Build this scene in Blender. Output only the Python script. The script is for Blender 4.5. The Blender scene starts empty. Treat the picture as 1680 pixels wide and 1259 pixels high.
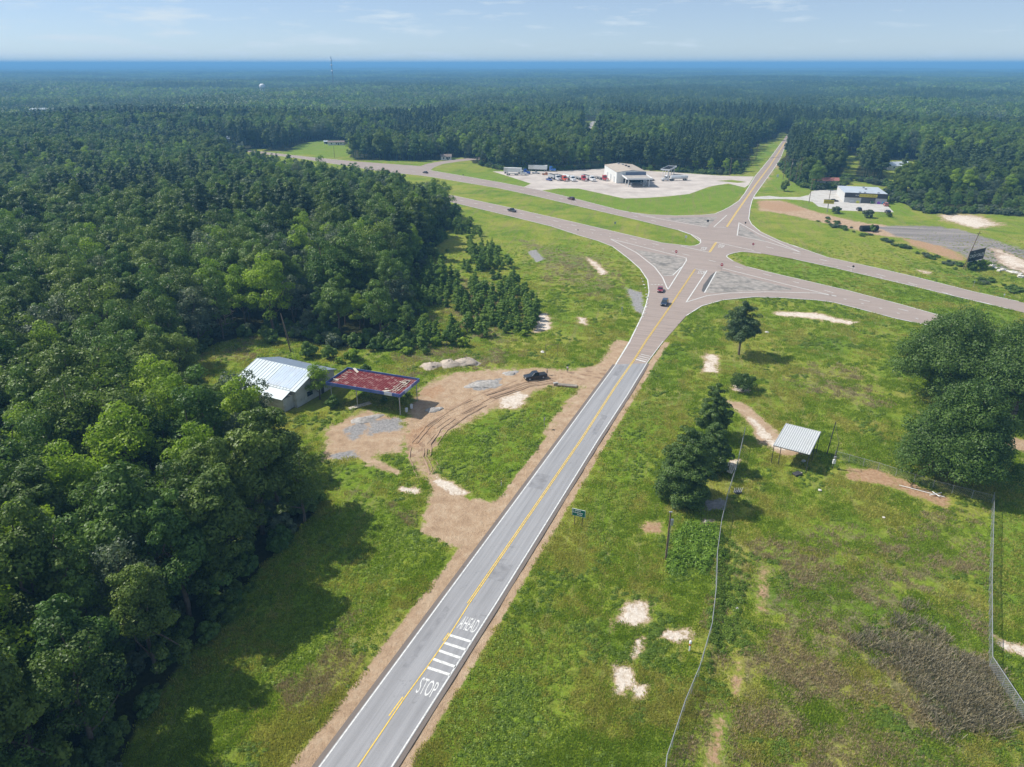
import bpy, bmesh, math, random
import numpy as np
from mathutils import Vector, Matrix
from mathutils.geometry import tessellate_polygon
R = math.radians
random.seed(7)
SC = bpy.context.scene
C = SC.collection

# ------------------------------------------------------------ camera, sky, sun, exposure
CAM_H, FPX, HY = 70.0, 1165.0, 104.5
PITCH = math.atan((629.5 - HY) / FPX)
cd = bpy.data.cameras.new('camera'); cam = bpy.data.objects.new('camera', cd); C.objects.link(cam)
cam.location = (0, 0, CAM_H); cam.rotation_euler = (R(90) - PITCH, 0, 0)
cd.sensor_width = 36; cd.lens = 36 * FPX / 1680; cd.clip_start = 0.5; cd.clip_end = 90000
SC.camera = cam
SUN_EL, SUN_AZ = R(49), R(163)            # azimuth of the direction towards the sun, counter-clockwise from +X
sd = bpy.data.lights.new('sun', 'SUN'); sun = bpy.data.objects.new('sun', sd); C.objects.link(sun)
sd.energy = 4.6; sd.angle = R(0.5); sd.color = (1, 0.95, 0.87)
SD = Vector((math.cos(SUN_EL) * math.cos(SUN_AZ), math.cos(SUN_EL) * math.sin(SUN_AZ), math.sin(SUN_EL)))
sun.rotation_euler = SD.to_track_quat('Z', 'Y').to_euler(); sun.location = SD * 400
W = bpy.data.worlds.new('World'); SC.world = W; W.use_nodes = True
nt = W.node_tree; nt.nodes.clear()
out = nt.nodes.new('ShaderNodeOutputWorld'); bg = nt.nodes.new('ShaderNodeBackground')
sky = nt.nodes.new('ShaderNodeTexSky'); sky.sky_type = 'NISHITA'; sky.sun_disc = False
sky.sun_elevation = SUN_EL; sky.sun_rotation = R(90) - SUN_AZ
sky.altitude = 100; sky.air_density = 0.75; sky.dust_density = 0.0; sky.ozone_density = 4.0
bg.inputs['Strength'].default_value = 0.070
# thin fair-weather clouds, laid out on a sphere of directions (dir.xy / height)
tc = nt.nodes.new('ShaderNodeTexCoord'); sx = nt.nodes.new('ShaderNodeSeparateXYZ')
nt.links.new(tc.outputs['Generated'], sx.inputs[0])
def wmath(op, a, b=None):
    n = nt.nodes.new('ShaderNodeMath'); n.operation = op
    for i, v in enumerate((a, b)):
        if v is None: continue
        if isinstance(v, (int, float)): n.inputs[i].default_value = v
        else: nt.links.new(v, n.inputs[i])
    return n.outputs[0]
az_ = wmath('ARCTAN2', sx.outputs[0], sx.outputs[1])
cx = nt.nodes.new('ShaderNodeCombineXYZ')
nt.links.new(wmath('MULTIPLY', az_, 13.0), cx.inputs[0]); nt.links.new(wmath('MULTIPLY', sx.outputs[2], 85.0), cx.inputs[1])
cn = nt.nodes.new('ShaderNodeTexNoise'); cn.inputs['Scale'].default_value = 0.8; cn.inputs['Detail'].default_value = 7; cn.inputs['Roughness'].default_value = 0.58
nt.links.new(cx.outputs[0], cn.inputs['Vector'])
# more cloud towards the sun's side
cfac = wmath('SUBTRACT', cn.outputs['Fac'], wmath('MULTIPLY', wmath('ADD', az_, 0.45), 0.10))
cr = nt.nodes.new('ShaderNodeValToRGB'); cr.color_ramp.elements[0].position = 0.49; cr.color_ramp.elements[1].position = 0.66; cr.color_ramp.elements[0].color = (.30, .30, .30, 1)
cr.color_ramp.elements[1].color = (.95, .95, .95, 1)
nt.links.new(cfac, cr.inputs[0])
cm = nt.nodes.new('ShaderNodeMixRGB'); cm.inputs[2].default_value = (7.4, 8.6, 9.6, 1)
st = nt.nodes.new('ShaderNodeMixRGB'); st.blend_type = 'MULTIPLY'; st.inputs[0].default_value = 1; st.inputs[2].default_value = (.98, 1.02, 1.17, 1)
nt.links.new(sky.outputs[0], st.inputs[1])
nt.links.new(cr.outputs[0], cm.inputs[0]); nt.links.new(st.outputs[0], cm.inputs[1])
nt.links.new(cm.outputs[0], bg.inputs['Color']); nt.links.new(bg.outputs[0], out.inputs[0])
SC.view_settings.view_transform = 'Standard'; SC.view_settings.look = 'None'
SC.view_settings.exposure = 0.42; SC.view_settings.gamma = 1
SC.cycles.max_bounces = 6; SC.cycles.diffuse_bounces = 3; SC.cycles.transmission_bounces = 3
SC.cycles.volume_bounces = 0; SC.cycles.transparent_max_bounces = 8

# ------------------------------------------------------------ helpers
SP, CP = math.sin(PITCH), math.cos(PITCH)
def G(px, py, z=0.0):
    """ground point (height z) seen at a photo pixel"""
    u = (px - 840) / FPX; v = -(py - 629.5) / FPX
    t = (CAM_H - z) / (SP - v * CP)
    return (u * t, (CP + v * SP) * t)
def GP(pts, z=0.0): return [G(x, y, z) for x, y in pts]
def V3(p, z): return (p[0], p[1], z)
def tag(o, label=None, cat=None, group=None, kind=None):
    if label: o['label'] = label
    if cat: o['category'] = cat
    if group: o['group'] = group
    if kind: o['kind'] = kind
    return o
def thing(name, label, cat, loc=(0, 0, 0), rz=0.0, group=None):
    o = bpy.data.objects.new(name, None); C.objects.link(o); o.empty_display_size = 0.3
    o.location = loc if len(loc) == 3 else (loc[0], loc[1], 0); o.rotation_euler = (0, 0, rz)
    return tag(o, label, cat, group)
KIDS = {}
def link(o, parent=None):
    C.objects.link(o)
    if parent is not None:
        o.parent = parent; KIDS.setdefault(parent.name, []).append(o)
    return o
class MB:
    def __init__(s): s.v, s.f, s.m, s.sm = [], [], [], []
    def add(s, vs, fs, mi=0, smooth=False):
        b = len(s.v); s.v += [tuple(v) for v in vs]
        for f in fs: s.f.append([b + i for i in f]); s.m.append(mi); s.sm.append(smooth)
        return s
    def box(s, c, d, rz=0.0, mi=0, rot=None):
        x, y, z = d[0] / 2, d[1] / 2, d[2] / 2
        M = rot if rot is not None else Matrix.Rotation(rz, 3, 'Z')
        vs = [M @ Vector((a * x, b * y, e * z)) + Vector(c) for e in (-1, 1) for a, b in ((-1, -1), (1, -1), (1, 1), (-1, 1))]
        return s.add(vs, [(3, 2, 1, 0), (4, 5, 6, 7), (0, 1, 5, 4), (1, 2, 6, 5), (2, 3, 7, 6), (3, 0, 4, 7)], mi)
    def tube(s, p0, p1, r0, r1=None, n=8, mi=0, caps=True):
        r1 = r0 if r1 is None else r1
        p0, p1 = Vector(p0), Vector(p1); d = (p1 - p0).normalized()
        a = d.orthogonal().normalized(); b = d.cross(a)
        vs = []
        for p, r in ((p0, r0), (p1, r1)):
            for i in range(n):
                t = 2 * math.pi * i / n; vs.append(p + a * (r * math.cos(t)) + b * (r * math.sin(t)))
        fs = [(i, (i + 1) % n, n + (i + 1) % n, n + i) for i in range(n)]
        s.add(vs, fs, mi, True)
        if caps: s.add(vs, [tuple(range(n - 1, -1, -1)), tuple(range(n, 2 * n))], mi)
        return s
    def beam(s, p0, p1, w, h, mi=0):
        p0, p1 = Vector(p0), Vector(p1); d = p1 - p0
        return s.box((p0 + p1) / 2, (d.length, w, h), mi=mi, rot=d.to_track_quat('X', 'Z').to_matrix())
    def poly(s, pts, mi=0):
        return s.add(pts, [tuple(range(len(pts)))], mi)
    def prism(s, prof, w, mi=0, axis='y'):
        """profile of (x, z) pairs extruded +-w/2 along y; w may be one width per point"""
        n = len(prof); ws = w if isinstance(w, (list, tuple)) else [w] * n
        vs = [(x, -ws[i] / 2, z) for i, (x, z) in enumerate(prof)] + [(x, ws[i] / 2, z) for i, (x, z) in enumerate(prof)]
        fs = [tuple(range(n)), tuple(range(2 * n - 1, n - 1, -1))] + [((i + 1) % n, i, n + i, n + (i + 1) % n) for i in range(n)]
        return s.add(vs, fs, mi)
    def flat(s, pts, z, mi=0):
        """flat polygon (may be concave) at height z, facing up"""
        tri = tessellate_polygon([[Vector((p[0], p[1], 0)) for p in pts]])
        fs = []
        for t in tri:
            a, b, c = (pts[i] for i in t)
            ar = (b[0] - a[0]) * (c[1] - a[1]) - (b[1] - a[1]) * (c[0] - a[0])
            fs.append(tuple(t) if ar > 0 else (t[0], t[2], t[1]))
        return s.add([(p[0], p[1], z) for p in pts], fs, mi)
    def lathe(s, prof, n=16, mi=0, c=(0, 0, 0)):
        vs = [(c[0] + r * math.cos(2 * math.pi * i / n), c[1] + r * math.sin(2 * math.pi * i / n), c[2] + z) for r, z in prof for i in range(n)]
        fs = [(k * n + i, k * n + (i + 1) % n, (k + 1) * n + (i + 1) % n, (k + 1) * n + i) for k in range(len(prof) - 1) for i in range(n)]
        return s.add(vs, fs, mi, True)
    def build(s, name, mats, parent=None, bevel=0.0):
        me = bpy.data.meshes.new(name); me.from_pydata(s.v, [], s.f)
        for m in (mats if isinstance(mats, (list, tuple)) else [mats]): me.materials.append(m)
        me.polygons.foreach_set('material_index', s.m); me.polygons.foreach_set('use_smooth', s.sm); me.update()
        o = bpy.data.objects.new(name, me); link(o, parent)
        if bevel:
            b = o.modifiers.new('bevel', 'BEVEL'); b.width = bevel; b.segments = 2; b.limit_method = 'ANGLE'
        return o
def struct(o): o['kind'] = 'structure'; return o
def dup(root, loc, rz=0.0, sc=1.0, label=None, group=None):
    r = root.copy(); C.objects.link(r); r.location = loc if len(loc) == 3 else (loc[0], loc[1], 0)
    r.rotation_euler = (0, 0, rz); r.scale = (sc, sc, sc) if isinstance(sc, (int, float)) else sc
    if label: r['label'] = label
    if group: r['group'] = group
    for ch in KIDS.get(root.name, []):
        c = ch.copy(); C.objects.link(c); c.parent = r; KIDS.setdefault(r.name, []).append(c)
        for g in KIDS.get(ch.name, []):
            d = g.copy(); C.objects.link(d); d.parent = c
    return r
def subs(o, parent):
    o.parent = parent; return o

# ------------------------------------------------------------ materials
class NT:
    def __init__(s, m): s.t = m.node_tree; s.n = s.t.nodes; s.l = s.t.links
    def new(s, typ, **kw):
        n = s.n.new('ShaderNode' + typ)
        for k, v in kw.items(): setattr(n, k, v)
        return n
    def put(s, sock, v):
        if hasattr(v, 'is_output'): s.l.new(v, sock)
        elif v is not None:
            try: sock.default_value = v
            except Exception: sock.default_value = (*v, 1) if len(v) == 3 else v
    def noise(s, vec, scale, detail=4, rough=0.6, dist=0.0):
        n = s.new('TexNoise'); s.put(n.inputs['Vector'], vec); n.inputs['Scale'].default_value = scale
        n.inputs['Detail'].default_value = detail; n.inputs['Roughness'].default_value = rough; n.inputs['Distortion'].default_value = dist
        return n.outputs['Fac']
    def ramp(s, fac, stops):
        n = s.new('ValToRGB'); e = n.color_ramp.elements
        while len(e) < len(stops): e.new(0.5)
        for i, (p, c) in enumerate(stops):
            e[i].position = p; e[i].color = (*c, 1) if not isinstance(c, (int, float)) else (c, c, c, 1)
        s.put(n.inputs[0], fac); return n.outputs[0]
    def math(s, op, a, b=None, clamp=False):
        n = s.new('Math', operation=op, use_clamp=clamp); s.put(n.inputs[0], a)
        if b is not None: s.put(n.inputs[1], b)
        return n.outputs[0]
    def mix(s, f, a, b, mode='MIX'):
        n = s.new('MixRGB', blend_type=mode); s.put(n.inputs[0], f); s.put(n.inputs[1], a); s.put(n.inputs[2], b); return n.outputs[0]
    def step(s, v, lo, hi):
        n = s.new('MapRange', interpolation_type='SMOOTHSTEP'); s.put(n.inputs[0], v)
        n.inputs[1].default_value = lo; n.inputs[2].default_value = hi; return n.outputs[0]
    def attr(s, name): n = s.new('Attribute', attribute_name=name); return n.outputs['Fac']
    def mapping(s, vec, sc=(1, 1, 1), rot=(0, 0, 0)):
        n = s.new('Mapping'); s.put(n.inputs[0], vec); n.inputs['Scale'].default_value = sc; n.inputs['Rotation'].default_value = rot; return n.outputs[0]
def newmat(name):
    m = bpy.data.materials.new(name); m.use_nodes = True
    n = NT(m); b = m.node_tree.nodes['Principled BSDF']; b.inputs['Specular IOR Level'].default_value = 0.25
    tcn = n.new('TexCoord'); return m, n, b, tcn.outputs['Object']
def M(name, col, rough=0.7, var=0.15, scale=3.0, metal=0.0, bump=0.0, dirt=None, dirtamt=0.5, spec=0.25):
    """plain surface with worn, noisy colour"""
    m, n, b, oc = newmat(name)
    f = n.noise(oc, scale, 5)
    c0 = tuple(max(0, c * (1 - var)) for c in col); c1 = tuple(min(1, c * (1 + var)) for c in col)
    c = n.ramp(f, [(0.3, c0), (0.7, c1)])
    if dirt: c = n.mix(n.math('MULTIPLY', n.step(n.noise(oc, scale * 0.37, 6, 0.7), 0.48, 0.66), dirtamt), c, dirt)
    n.put(b.inputs['Base Color'], c); b.inputs['Roughness'].default_value = rough; b.inputs['Metallic'].default_value = metal
    b.inputs['Specular IOR Level'].default_value = spec
    if bump:
        bp = n.new('Bump'); bp.inputs['Strength'].default_value = bump; n.put(bp.inputs['Height'], n.noise(oc, scale * 4, 4)); n.l.new(bp.outputs[0], b.inputs['Normal'])
    return m
def paint(name, col): # vehicle paint
    m = M(name, col, 0.28, 0.04, 1.2, dirt=(0.25, 0.2, 0.15), dirtamt=0.18, spec=0.5)
    m.node_tree.nodes['Principled BSDF'].inputs['Coat Weight'].default_value = 0.4
    return m
white = M('white_metal', (.72, .73, .74), .5, .06, 1.5, dirt=(.45, .4, .34), dirtamt=.35)
black = M('black_rubber', (.02, .02, .02), .8, .2)
dark = M('dark_steel', (.05, .05, .055), .6, .3)
steel = M('galvanised_steel', (.42, .43, .45), .42, .12, 4, metal=.5)
chrome = M('chrome', (.6, .6, .62), .2, .05, metal=.9)
wood = M('weathered_wood', (.16, .115, .08), .85, .35, 2.5, bump=.2)
glass = M('dark_glass', (.02, .028, .035), .08, .1, spec=.8)
concrete = M('concrete', (.46, .44, .41), .85, .12, .6, bump=.1, dirt=(.28, .24, .2))
# worn asphalt: main-road grey with wheel streaks along the road
A0, A1 = G(585.4, 1259), G(1010, 634)
ROAD_AZ = math.atan2(A1[1] - A0[1], A1[0] - A0[0])
def asphalt(name, base, streak=0.0, rot=None):
    m, n, b, oc = newmat(name)
    c = n.ramp(n.noise(oc, .12, 5), [(.3, tuple(x * .88 for x in base)), (.7, tuple(x * 1.12 for x in base))])
    c = n.mix(.35, c, n.ramp(n.noise(oc, 9, 3), [(.3, tuple(x * .75 for x in base)), (.7, tuple(x * 1.25 for x in base))]))
    if streak:
        mp = n.new('Mapping', vector_type='TEXTURE'); n.put(mp.inputs[0], oc); mp.inputs['Rotation'].default_value = (0, 0, rot)
        st = n.noise(n.mapping(mp.outputs[0], (.025, 1.1, 1)), 1.0, 6, .7)
        c = n.mix(streak, c, n.ramp(st, [(.35, tuple(x * .66 for x in base)), (.65, tuple(x * 1.2 for x in base))]))
    cr = n.step(n.noise(n.mapping(oc, (1, 1, 1)), .35, 8, .75, 1.5), .60, .63)
    c = n.mix(n.math('MULTIPLY', cr, .4), c, tuple(x * .55 for x in base))
    n.put(b.inputs['Base Color'], c); b.inputs['Roughness'].default_value = .85
    bp = n.new('Bump'); bp.inputs['Strength'].default_value = .25; n.put(bp.inputs['Height'], n.noise(oc, 14, 3)); n.l.new(bp.outputs[0], b.inputs['Normal'])
    return m
road_grey = asphalt('grey_asphalt', (.275, .275, .285), .55, ROAD_AZ)
road_red = asphalt('reddish_asphalt', (.30, .245, .215), .45, R(-20))
edge_dark = asphalt('crumbled_asphalt', (.16, .135, .12))
def linepaint(name, col):
    m, n, b, oc = newmat(name)
    w = n.step(n.noise(oc, 2.2, 6, .75), .38, .56)
    n.put(b.inputs['Base Color'], n.mix(w, tuple(x * .72 for x in col), col)); b.inputs['Roughness'].default_value = .7
    return m
line_w = linepaint('white_road_paint', (.66, .66, .64)); line_y = linepaint('yellow_road_paint', (.72, .50, .10))
gravel_m = M('grey_gravel', (.34, .32, .30), .95, .35, 1.2, bump=.6, dirt=(.22, .2, .17))
lot_m = M('pale_gravel_lot', (.46, .41, .37), .95, .16, .12, bump=.3, dirt=(.34, .29, .26), dirtamt=.7)
dirt_m = M('tan_dirt', (.40, .28, .19), .95, .2, .4, bump=.4, dirt=(.28, .19, .13))
island_m = M('stony_island', (.28, .255, .23), .95, .35, .5, bump=.6, dirt=(.13, .125, .115), dirtamt=.95)

# ------------------------------------------------------------ ground sheet
OPEN = GP([(100,1500),(180,1300),(230,1180),(330,1045),(430,930),(520,838),(500,800),(420,730),(340,695),(330,640),(300,600),(330,572),(420,546),
 (500,562),(600,574),(672,570),(684,540),(668,505),(694,440),(725,390),(750,345),(690,330),(640,312),(520,287),(415,263),(395,252),(410,244),(470,250),(500,233),(545,230),
 (572,240),(575,261),(690,266),(720,262),(752,258),(790,272),(822,279),(905,280.5),(1000,275),(1072,280),(1180,287),(1213,286),(1232,258),(1243,238),
 (1262,232),(1290,215),(1300,215),(1293,235),(1283,262),(1281,276),(1300,300),(1330,312),(1377,308),(1400,296),(1452,306),(1456,320),(1475,332),
 (1516,350),(1600,350),(1690,356),(1900,400),(2300,600),(2300,1900),(100,1900)])
CLEAR = [GP([(1450,262),(1503,262),(1500,312),(1452,306)]), GP([(1385,252),(1407,252),(1404,306),(1380,306)]), GP([(953,246),(958,199),(982,198),(980,210),(972,246)]),
         GP([(372,243),(372,232),(392,232),(392,243)]), GP([(55,196),(95,196),(95,189),(55,189)]), GP([(1340,306),(1385,306),(1385,296),(1340,296)]), GP([(478,508),(512,508),(512,492),(478,492)])]
def inside(P, X, Y):
    P = np.asarray(P, float); r = np.zeros(X.shape, bool); n = len(P); j = n - 1
    for i in range(n):
        xi, yi, xj, yj = P[i, 0], P[i, 1], P[j, 0], P[j, 1]
        if yi != yj:
            r ^= ((yi > Y) != (yj > Y)) & (X < (xj - xi) * (Y - yi) / (yj - yi) + xi)
        j = i
    return r
def sdist(P, X, Y, closed=True):
    P = np.asarray(P, float); d = np.full(X.shape, 1e9); n = len(P)
    for i in range(n if closed else n - 1):
        a, b = P[i], P[(i + 1) % n]; e = b - a; L = max(e @ e, 1e-9)
        t = np.clip(((X - a[0]) * e[0] + (Y - a[1]) * e[1]) / L, 0, 1)
        d = np.minimum(d, np.hypot(X - a[0] - t * e[0], Y - a[1] - t * e[1]))
    return np.where(inside(P, X, Y), d, -d) if closed else d
def softmask(P, X, Y, w):
    P = np.asarray(P, float); o = np.zeros(X.shape)
    k = (X > P[:, 0].min() - w) & (X < P[:, 0].max() + w) & (Y > P[:, 1].min() - w) & (Y < P[:, 1].max() + w)
    if k.any():
        s = np.clip((sdist(P, X[k], Y[k]) + w) / (2 * w), 0, 1); o[k] = s * s * (3 - 2 * s)
    return o
def lineband(P, X, Y, half, w):
    s = np.clip((half + w - sdist(P, X, Y, False)) / (2 * w), 0, 1); return s * s * (3 - 2 * s)
def vnoise(X, Y, s, seed):
    x, y = X / s, Y / s; xi, yi = np.floor(x), np.floor(y); fx, fy = x - xi, y - yi
    fx, fy = fx * fx * (3 - 2 * fx), fy * fy * (3 - 2 * fy)
    h = lambda a, b: (np.sin(a * 127.1 + b * 311.7 + seed * 74.7) * 43758.5453) % 1.0
    return (h(xi, yi) * (1 - fx) + h(xi + 1, yi) * fx) * (1 - fy) + (h(xi, yi + 1) * (1 - fx) + h(xi + 1, yi + 1) * fx) * fy
def axis(lo, hi, st, far_lo, far_hi, q):
    a = list(np.arange(lo, hi, st)); s = st
    while a[-1] < far_hi: s *= q; a.append(a[-1] + s)
    b = []; s = st; x = lo
    while x > far_lo: s *= q; x -= s; b.append(x)
    return np.array(b[::-1] + a)
MAIN_L = GP([(523,1259),(721,990),(920.7,720),(972,650),(1010,598.6),(1034,560)])
MAIN_R = GP([(643.6,1259),(814.8,990),(982.8,720),(1030,648),(1061.4,596.4),(1088.6,560)])
def off(P, d):
    P = [Vector(p) for p in P]; o = []
    for i, p in enumerate(P):
        t = (P[min(i + 1, len(P) - 1)] - P[max(i - 1, 0)]).normalized(); o.append((p.x - t.y * d, p.y + t.x * d))
    return o
def ext(P, d):
    a, b = Vector(P[0]), Vector(P[1]); return [tuple(a + (a - b).normalized() * d)] + list(P)
MAIN_L, MAIN_R = ext(MAIN_L, 45), ext(MAIN_R, 45)
FEAT = {
 'dirt': [(off(MAIN_L, .2) + off(MAIN_L, 3.1)[::-1], .8), (off(MAIN_R, -.2) + off(MAIN_R, -2.0)[::-1], .6), (off(MAIN_L, 2.5)[3:] + off(MAIN_L, 4.6)[:2:-1], 1.2),
   (GP([(690,872),(752,903),(790,880),(862,816),(835,806),(805,822),(770,815),(740,797),(715,775),(698,782),(708,800),(698,830),(690,850)]), 1.2),
   (GP([(698,785),(722,795),(704,760),(702,748),(726,716),(770,694),(815,668),(870,648),(905,634),(960,636),(1003,627),(1024,596),(980,598),(930,606),(890,603),(840,605),(800,605),(735,612),(690,634),(672,668),(655,715),(672,755)]), 2.4),
   (GP([(535,700),(600,672),(655,684),(672,720),(660,742),(590,752),(528,756)]), 2.2), (GP([(585,748),(600,745),(660,772),(655,780),(600,762)]), 1.0),
   (GP([(1188,655),(1222,660),(1256,688),(1290,722),(1320,745),(1290,750),(1240,725),(1225,690),(1200,668)]), 1.2),
   (GP([(1245,330),(1284,330),(1340,348),(1408,364),(1460,370),(1490,392),(1440,386),(1340,363),(1290,352),(1245,345)]), 2.0),
   (GP([(1280,262),(1282,268),(1266,290),(1252,310),(1246,310),(1256,292),(1272,268)]), 2.0),
   (GP([(230,585),(330,575),(330,592),(240,610)]), 3),
   (GP([(1640,712),(1700,725),(1700,745),(1650,738)]), 1.2)],
 'sand': [(GP(q), w) for q, w in [([(1028,985),(1065,983),(1070,1018),(1040,1027),(1012,1020),(1018,1000)],.7),([(1083,1035),(1130,1028),(1142,1045),(1112,1057),(1083,1047)],.6),
   ([(1003,1088),(1033,1088),(1046,1110),(1030,1142),(1008,1148)],.7),([(1033,1125),(1062,1118),(1060,1142),(1036,1150)],.5),([(1040,1043),(1060,1043),(1055,1072),(1030,1085)],.7),
   ([(866,513),(900,513),(907,541),(872,546),(880,530)],1.2),([(958,420),(974,426),(999,448),(985,452)],1.2),([(1270,510),(1340,513),(1410,529),(1400,534),(1330,523),(1270,517)],1.4),
   ([(1153,578),(1180,583),(1180,612),(1153,611)],1.0),([(1540,352),(1600,353),(1645,370),(1600,376),(1548,362)],2.5),([(818,650),(855,640),(868,650),(852,672),(818,670)],1.2),
   ([(1628,1040),(1700,1064),(1700,1085),(1640,1064)],.7),([(1218,672),(1245,690),(1278,725),(1300,742),(1270,738),(1240,712)],.8),([(655,796),(692,800),(688,812),(655,806)],.5),
   ([(715,775),(760,800),(780,815),(740,812),(710,790)],.6),([(950,520),(965,522),(962,534),(945,530)],1.0),([(1196,630),(1225,628),(1232,645),(1200,640)],1.0),([(1150,848),(1172,852),(1165,864),(1150,858)],.4),
   ([(1195,755),(1215,752),(1212,768),(1196,770)],.4),([(1625,405),(1690,430),(1690,452),(1640,432)],1.5),([(1500,440),(1530,446),(1520,452)],1.5)]],
 'clay': [(GP(q), w) for q, w in [([(686,640),(722,630),(735,640),(712,655),(690,652)],.9),([(1380,765),(1440,768),(1505,793),(1570,818),(1555,838),(1470,803),(1388,787)],1.0),
   ([(1470,385),(1560,403),(1600,430),(1560,427),(1490,402)],2.0),([(1240,330),(1290,331),(1330,345),(1290,350),(1242,342)],2.0),([(1240,930),(1268,925),(1262,1000),(1238,1010)],1.4),([(1205,1080),(1222,1080),(1215,1150),(1198,1140)],.8),
   ([(1165,1180),(1195,1170),(1190,1262),(1150,1262)],1.0),([(1052,855),(1090,850),(1092,876),(1050,880)],.9),([(1000,1000),(1012,1000),(1008,1060),(998,1060)],.8),([(660,712),(700,690),(720,700),(690,735),(668,735)],1.0)]],
 'gravel': [(GP(q), w) for q, w in [([(863,412),(880,409),(895,425),(880,431)],1.0),([(765,626),(822,620),(818,636),(778,642)],.8),([(600,690),(660,684),(660,705),(600,715)],1.5),([(560,705),(590,690),(610,700),(580,725)],1.2),   ([(1150,820),(1195,815),(1190,838),(1155,838)],1.0),([(540,745),(585,735),(590,750),(545,755)],1.0),([(1025,470),(1055,480),(1060,520),(1040,510)],1.5)]],
 'pad': [(GP([(1432,372),(1470,369.5),(1525,370),(1575,376),(1605,384),(1650,399),(1710,420),(1750,470),(1700,463),(1650,446),(1600,430),(1570,414),(1540,403),(1500,394),(1470,388),(1455,380)]), 2.0)],
 'dry': [(GP(q), w) for q, w in [([(1400,1020),(1500,990),(1600,1040),(1640,1110),(1670,1280),(1480,1280),(1410,1120)],3),([(720,440),(850,478),(880,560),(690,570)],5),([(1180,900),(1400,850),(1620,830),(1620,1290),(1090,1290)],9),
   ([(1260,590),(1420,600),(1480,680),(1300,640)],5),([(560,1010),(640,990),(600,1090),(500,1130)],3),([(540,790),(600,800),(700,852),(690,872),(600,822),(535,800)],1.6),([(450,1120),(520,1080),(600,1060),(570,1120),(480,1180)],3),([(640,560),(870,575),(840,600),(650,625)],3),([(820,380),(1000,420),(1060,520),(900,470)],6),([(330,580),(420,550),(450,570),(380,605)],4)]],
 'lush': [(GP(q), w) for q, w in [([(525,762),(640,757),(692,800),(650,812),(540,800)],1.5),([(700,760),(765,700),(940,640),(832,808),(770,808)],3),([(640,720),(680,735),(690,790),(650,760)],1),([(1110,840),(1178,850),(1170,930),(1090,960)],2),
   ([(960,900),(1000,700),(1080,640),(1090,720),(1000,900)],4),([(300,1000),(600,800),(740,880),(560,1050),(250,1259)],6),([(1560,850),(1700,850),(1700,1000),(1630,1000)],4),([(700,1150),(800,1020),(960,1020),(940,1200),(760,1300)],7)]],
 'mown': [(GP(q), w) for q, w in [([(886,313),(950,309),(980,316),(1023,326),(1130,320),(1180,303),(1225,306),(1195,345),(1110,354),(1010,344),(900,318)],2),([(820,285),(872,301),(858,308),(820,304),(700,280)],3),
   ([(500,233),(545,230),(572,240),(575,261),(465,252)],4),([(1450,308),(1480,335),(1510,358),(1460,352),(1455,330)],3),([(1284,327),(1340,335),(1380,346),(1440,352),(1420,362),(1340,348)],2),([(1280,285),(1330,314),(1280,314),(1262,300)],3),
   ([(1640,760),(1720,770),(1720,1010),(1640,1000)],4),([(1240,255),(1262,235),(1282,232),(1235,286)],4),([(1200,418),(1300,426),(1480,466),(1660,508),(1700,560),(1550,520),(1390,476),(1260,446)],2)]],
}
xs = axis(-95, 130, .75, -32000, 32000, 1.07); ys = axis(38, 262, .75, -400, 36000, 1.06)
X, Y = np.meshgrid(xs, ys); X, Y = X.ravel(), Y.ravel()
Dist = np.hypot(X, Y)
def terrain(X, Y):
    D = np.hypot(X, Y); k = np.clip((D - 8500) / 4000, 0, 1)
    r = vnoise(X, Y, 2600, 1) * 22 + vnoise(X, Y, 1100, 2) * 10 + vnoise(X, Y, 420, 5) * 5
    ridge = np.clip((D - 14000) / 6000, 0, 1) * (20 * vnoise(X + 900, Y * .4, 4200, 3) + 16 * np.exp(-((X + 12500) / 5200) ** 2) + 7)
    return k * (8 + r * .7) + ridge * .45 + np.clip((D - 1500) / 2000, 0, 1) * (vnoise(X, Y, 1300, 7) - .5) * 16
Z = terrain(X, Y) + np.where(Dist < 400, .12 * (vnoise(X, Y, 2.3, 8) - 1) + .05 * (vnoise(X, Y, 1.1, 9) - 1), 0)
NX, NY = len(xs), len(ys)
idx = np.arange(NX * NY).reshape(NY, NX)
F = np.stack([idx[:-1, :-1], idx[:-1, 1:], idx[1:, 1:], idx[1:, :-1]], -1).reshape(-1, 4)
def mesh_np(name, V, F, attrs=None, smooth=False):
    me = bpy.data.meshes.new(name); F = np.asarray(F); k = F.shape[1]
    me.vertices.add(len(V)); me.vertices.foreach_set('co', np.asarray(V, np.float32).ravel())
    me.loops.add(F.size); me.loops.foreach_set('vertex_index', F.ravel().astype(np.int32))
    me.polygons.add(len(F)); me.polygons.foreach_set('loop_start', (np.arange(len(F)) * k).astype(np.int32))
    try: me.polygons.foreach_set('loop_total', np.full(len(F), k, np.int32))
    except Exception: pass
    me.update(calc_edges=True)
    me.polygons.foreach_set('use_smooth', np.full(len(F), smooth))
    for a, val in (attrs or {}).items():
        at = me.attributes.new(a, 'FLOAT', 'POINT'); at.data.foreach_set('value', np.asarray(val, np.float32))
    return me
FEAT_BRUSH = [(1440,1045),(1500,1030),(1580,1075),(1625,1120),(1640,1200),(1560,1280),(1510,1200),(1470,1120)]
FM = {}
for k, lst in FEAT.items():
    m = np.zeros(X.shape)
    for P, w in lst: m = np.maximum(m, softmask(P, X, Y, w * (1.0 if k == 'dirt' and w < .9 else 1.9)))
    FM[k] = m
forest = 1 - softmask(OPEN, X, Y, 2.5)
for P in CLEAR: forest = np.minimum(forest, 1 - softmask(P, X, Y, 4))
FM['forest'] = forest; FM['far'] = np.clip((Dist - 900) / 600, 0, 1)
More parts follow.
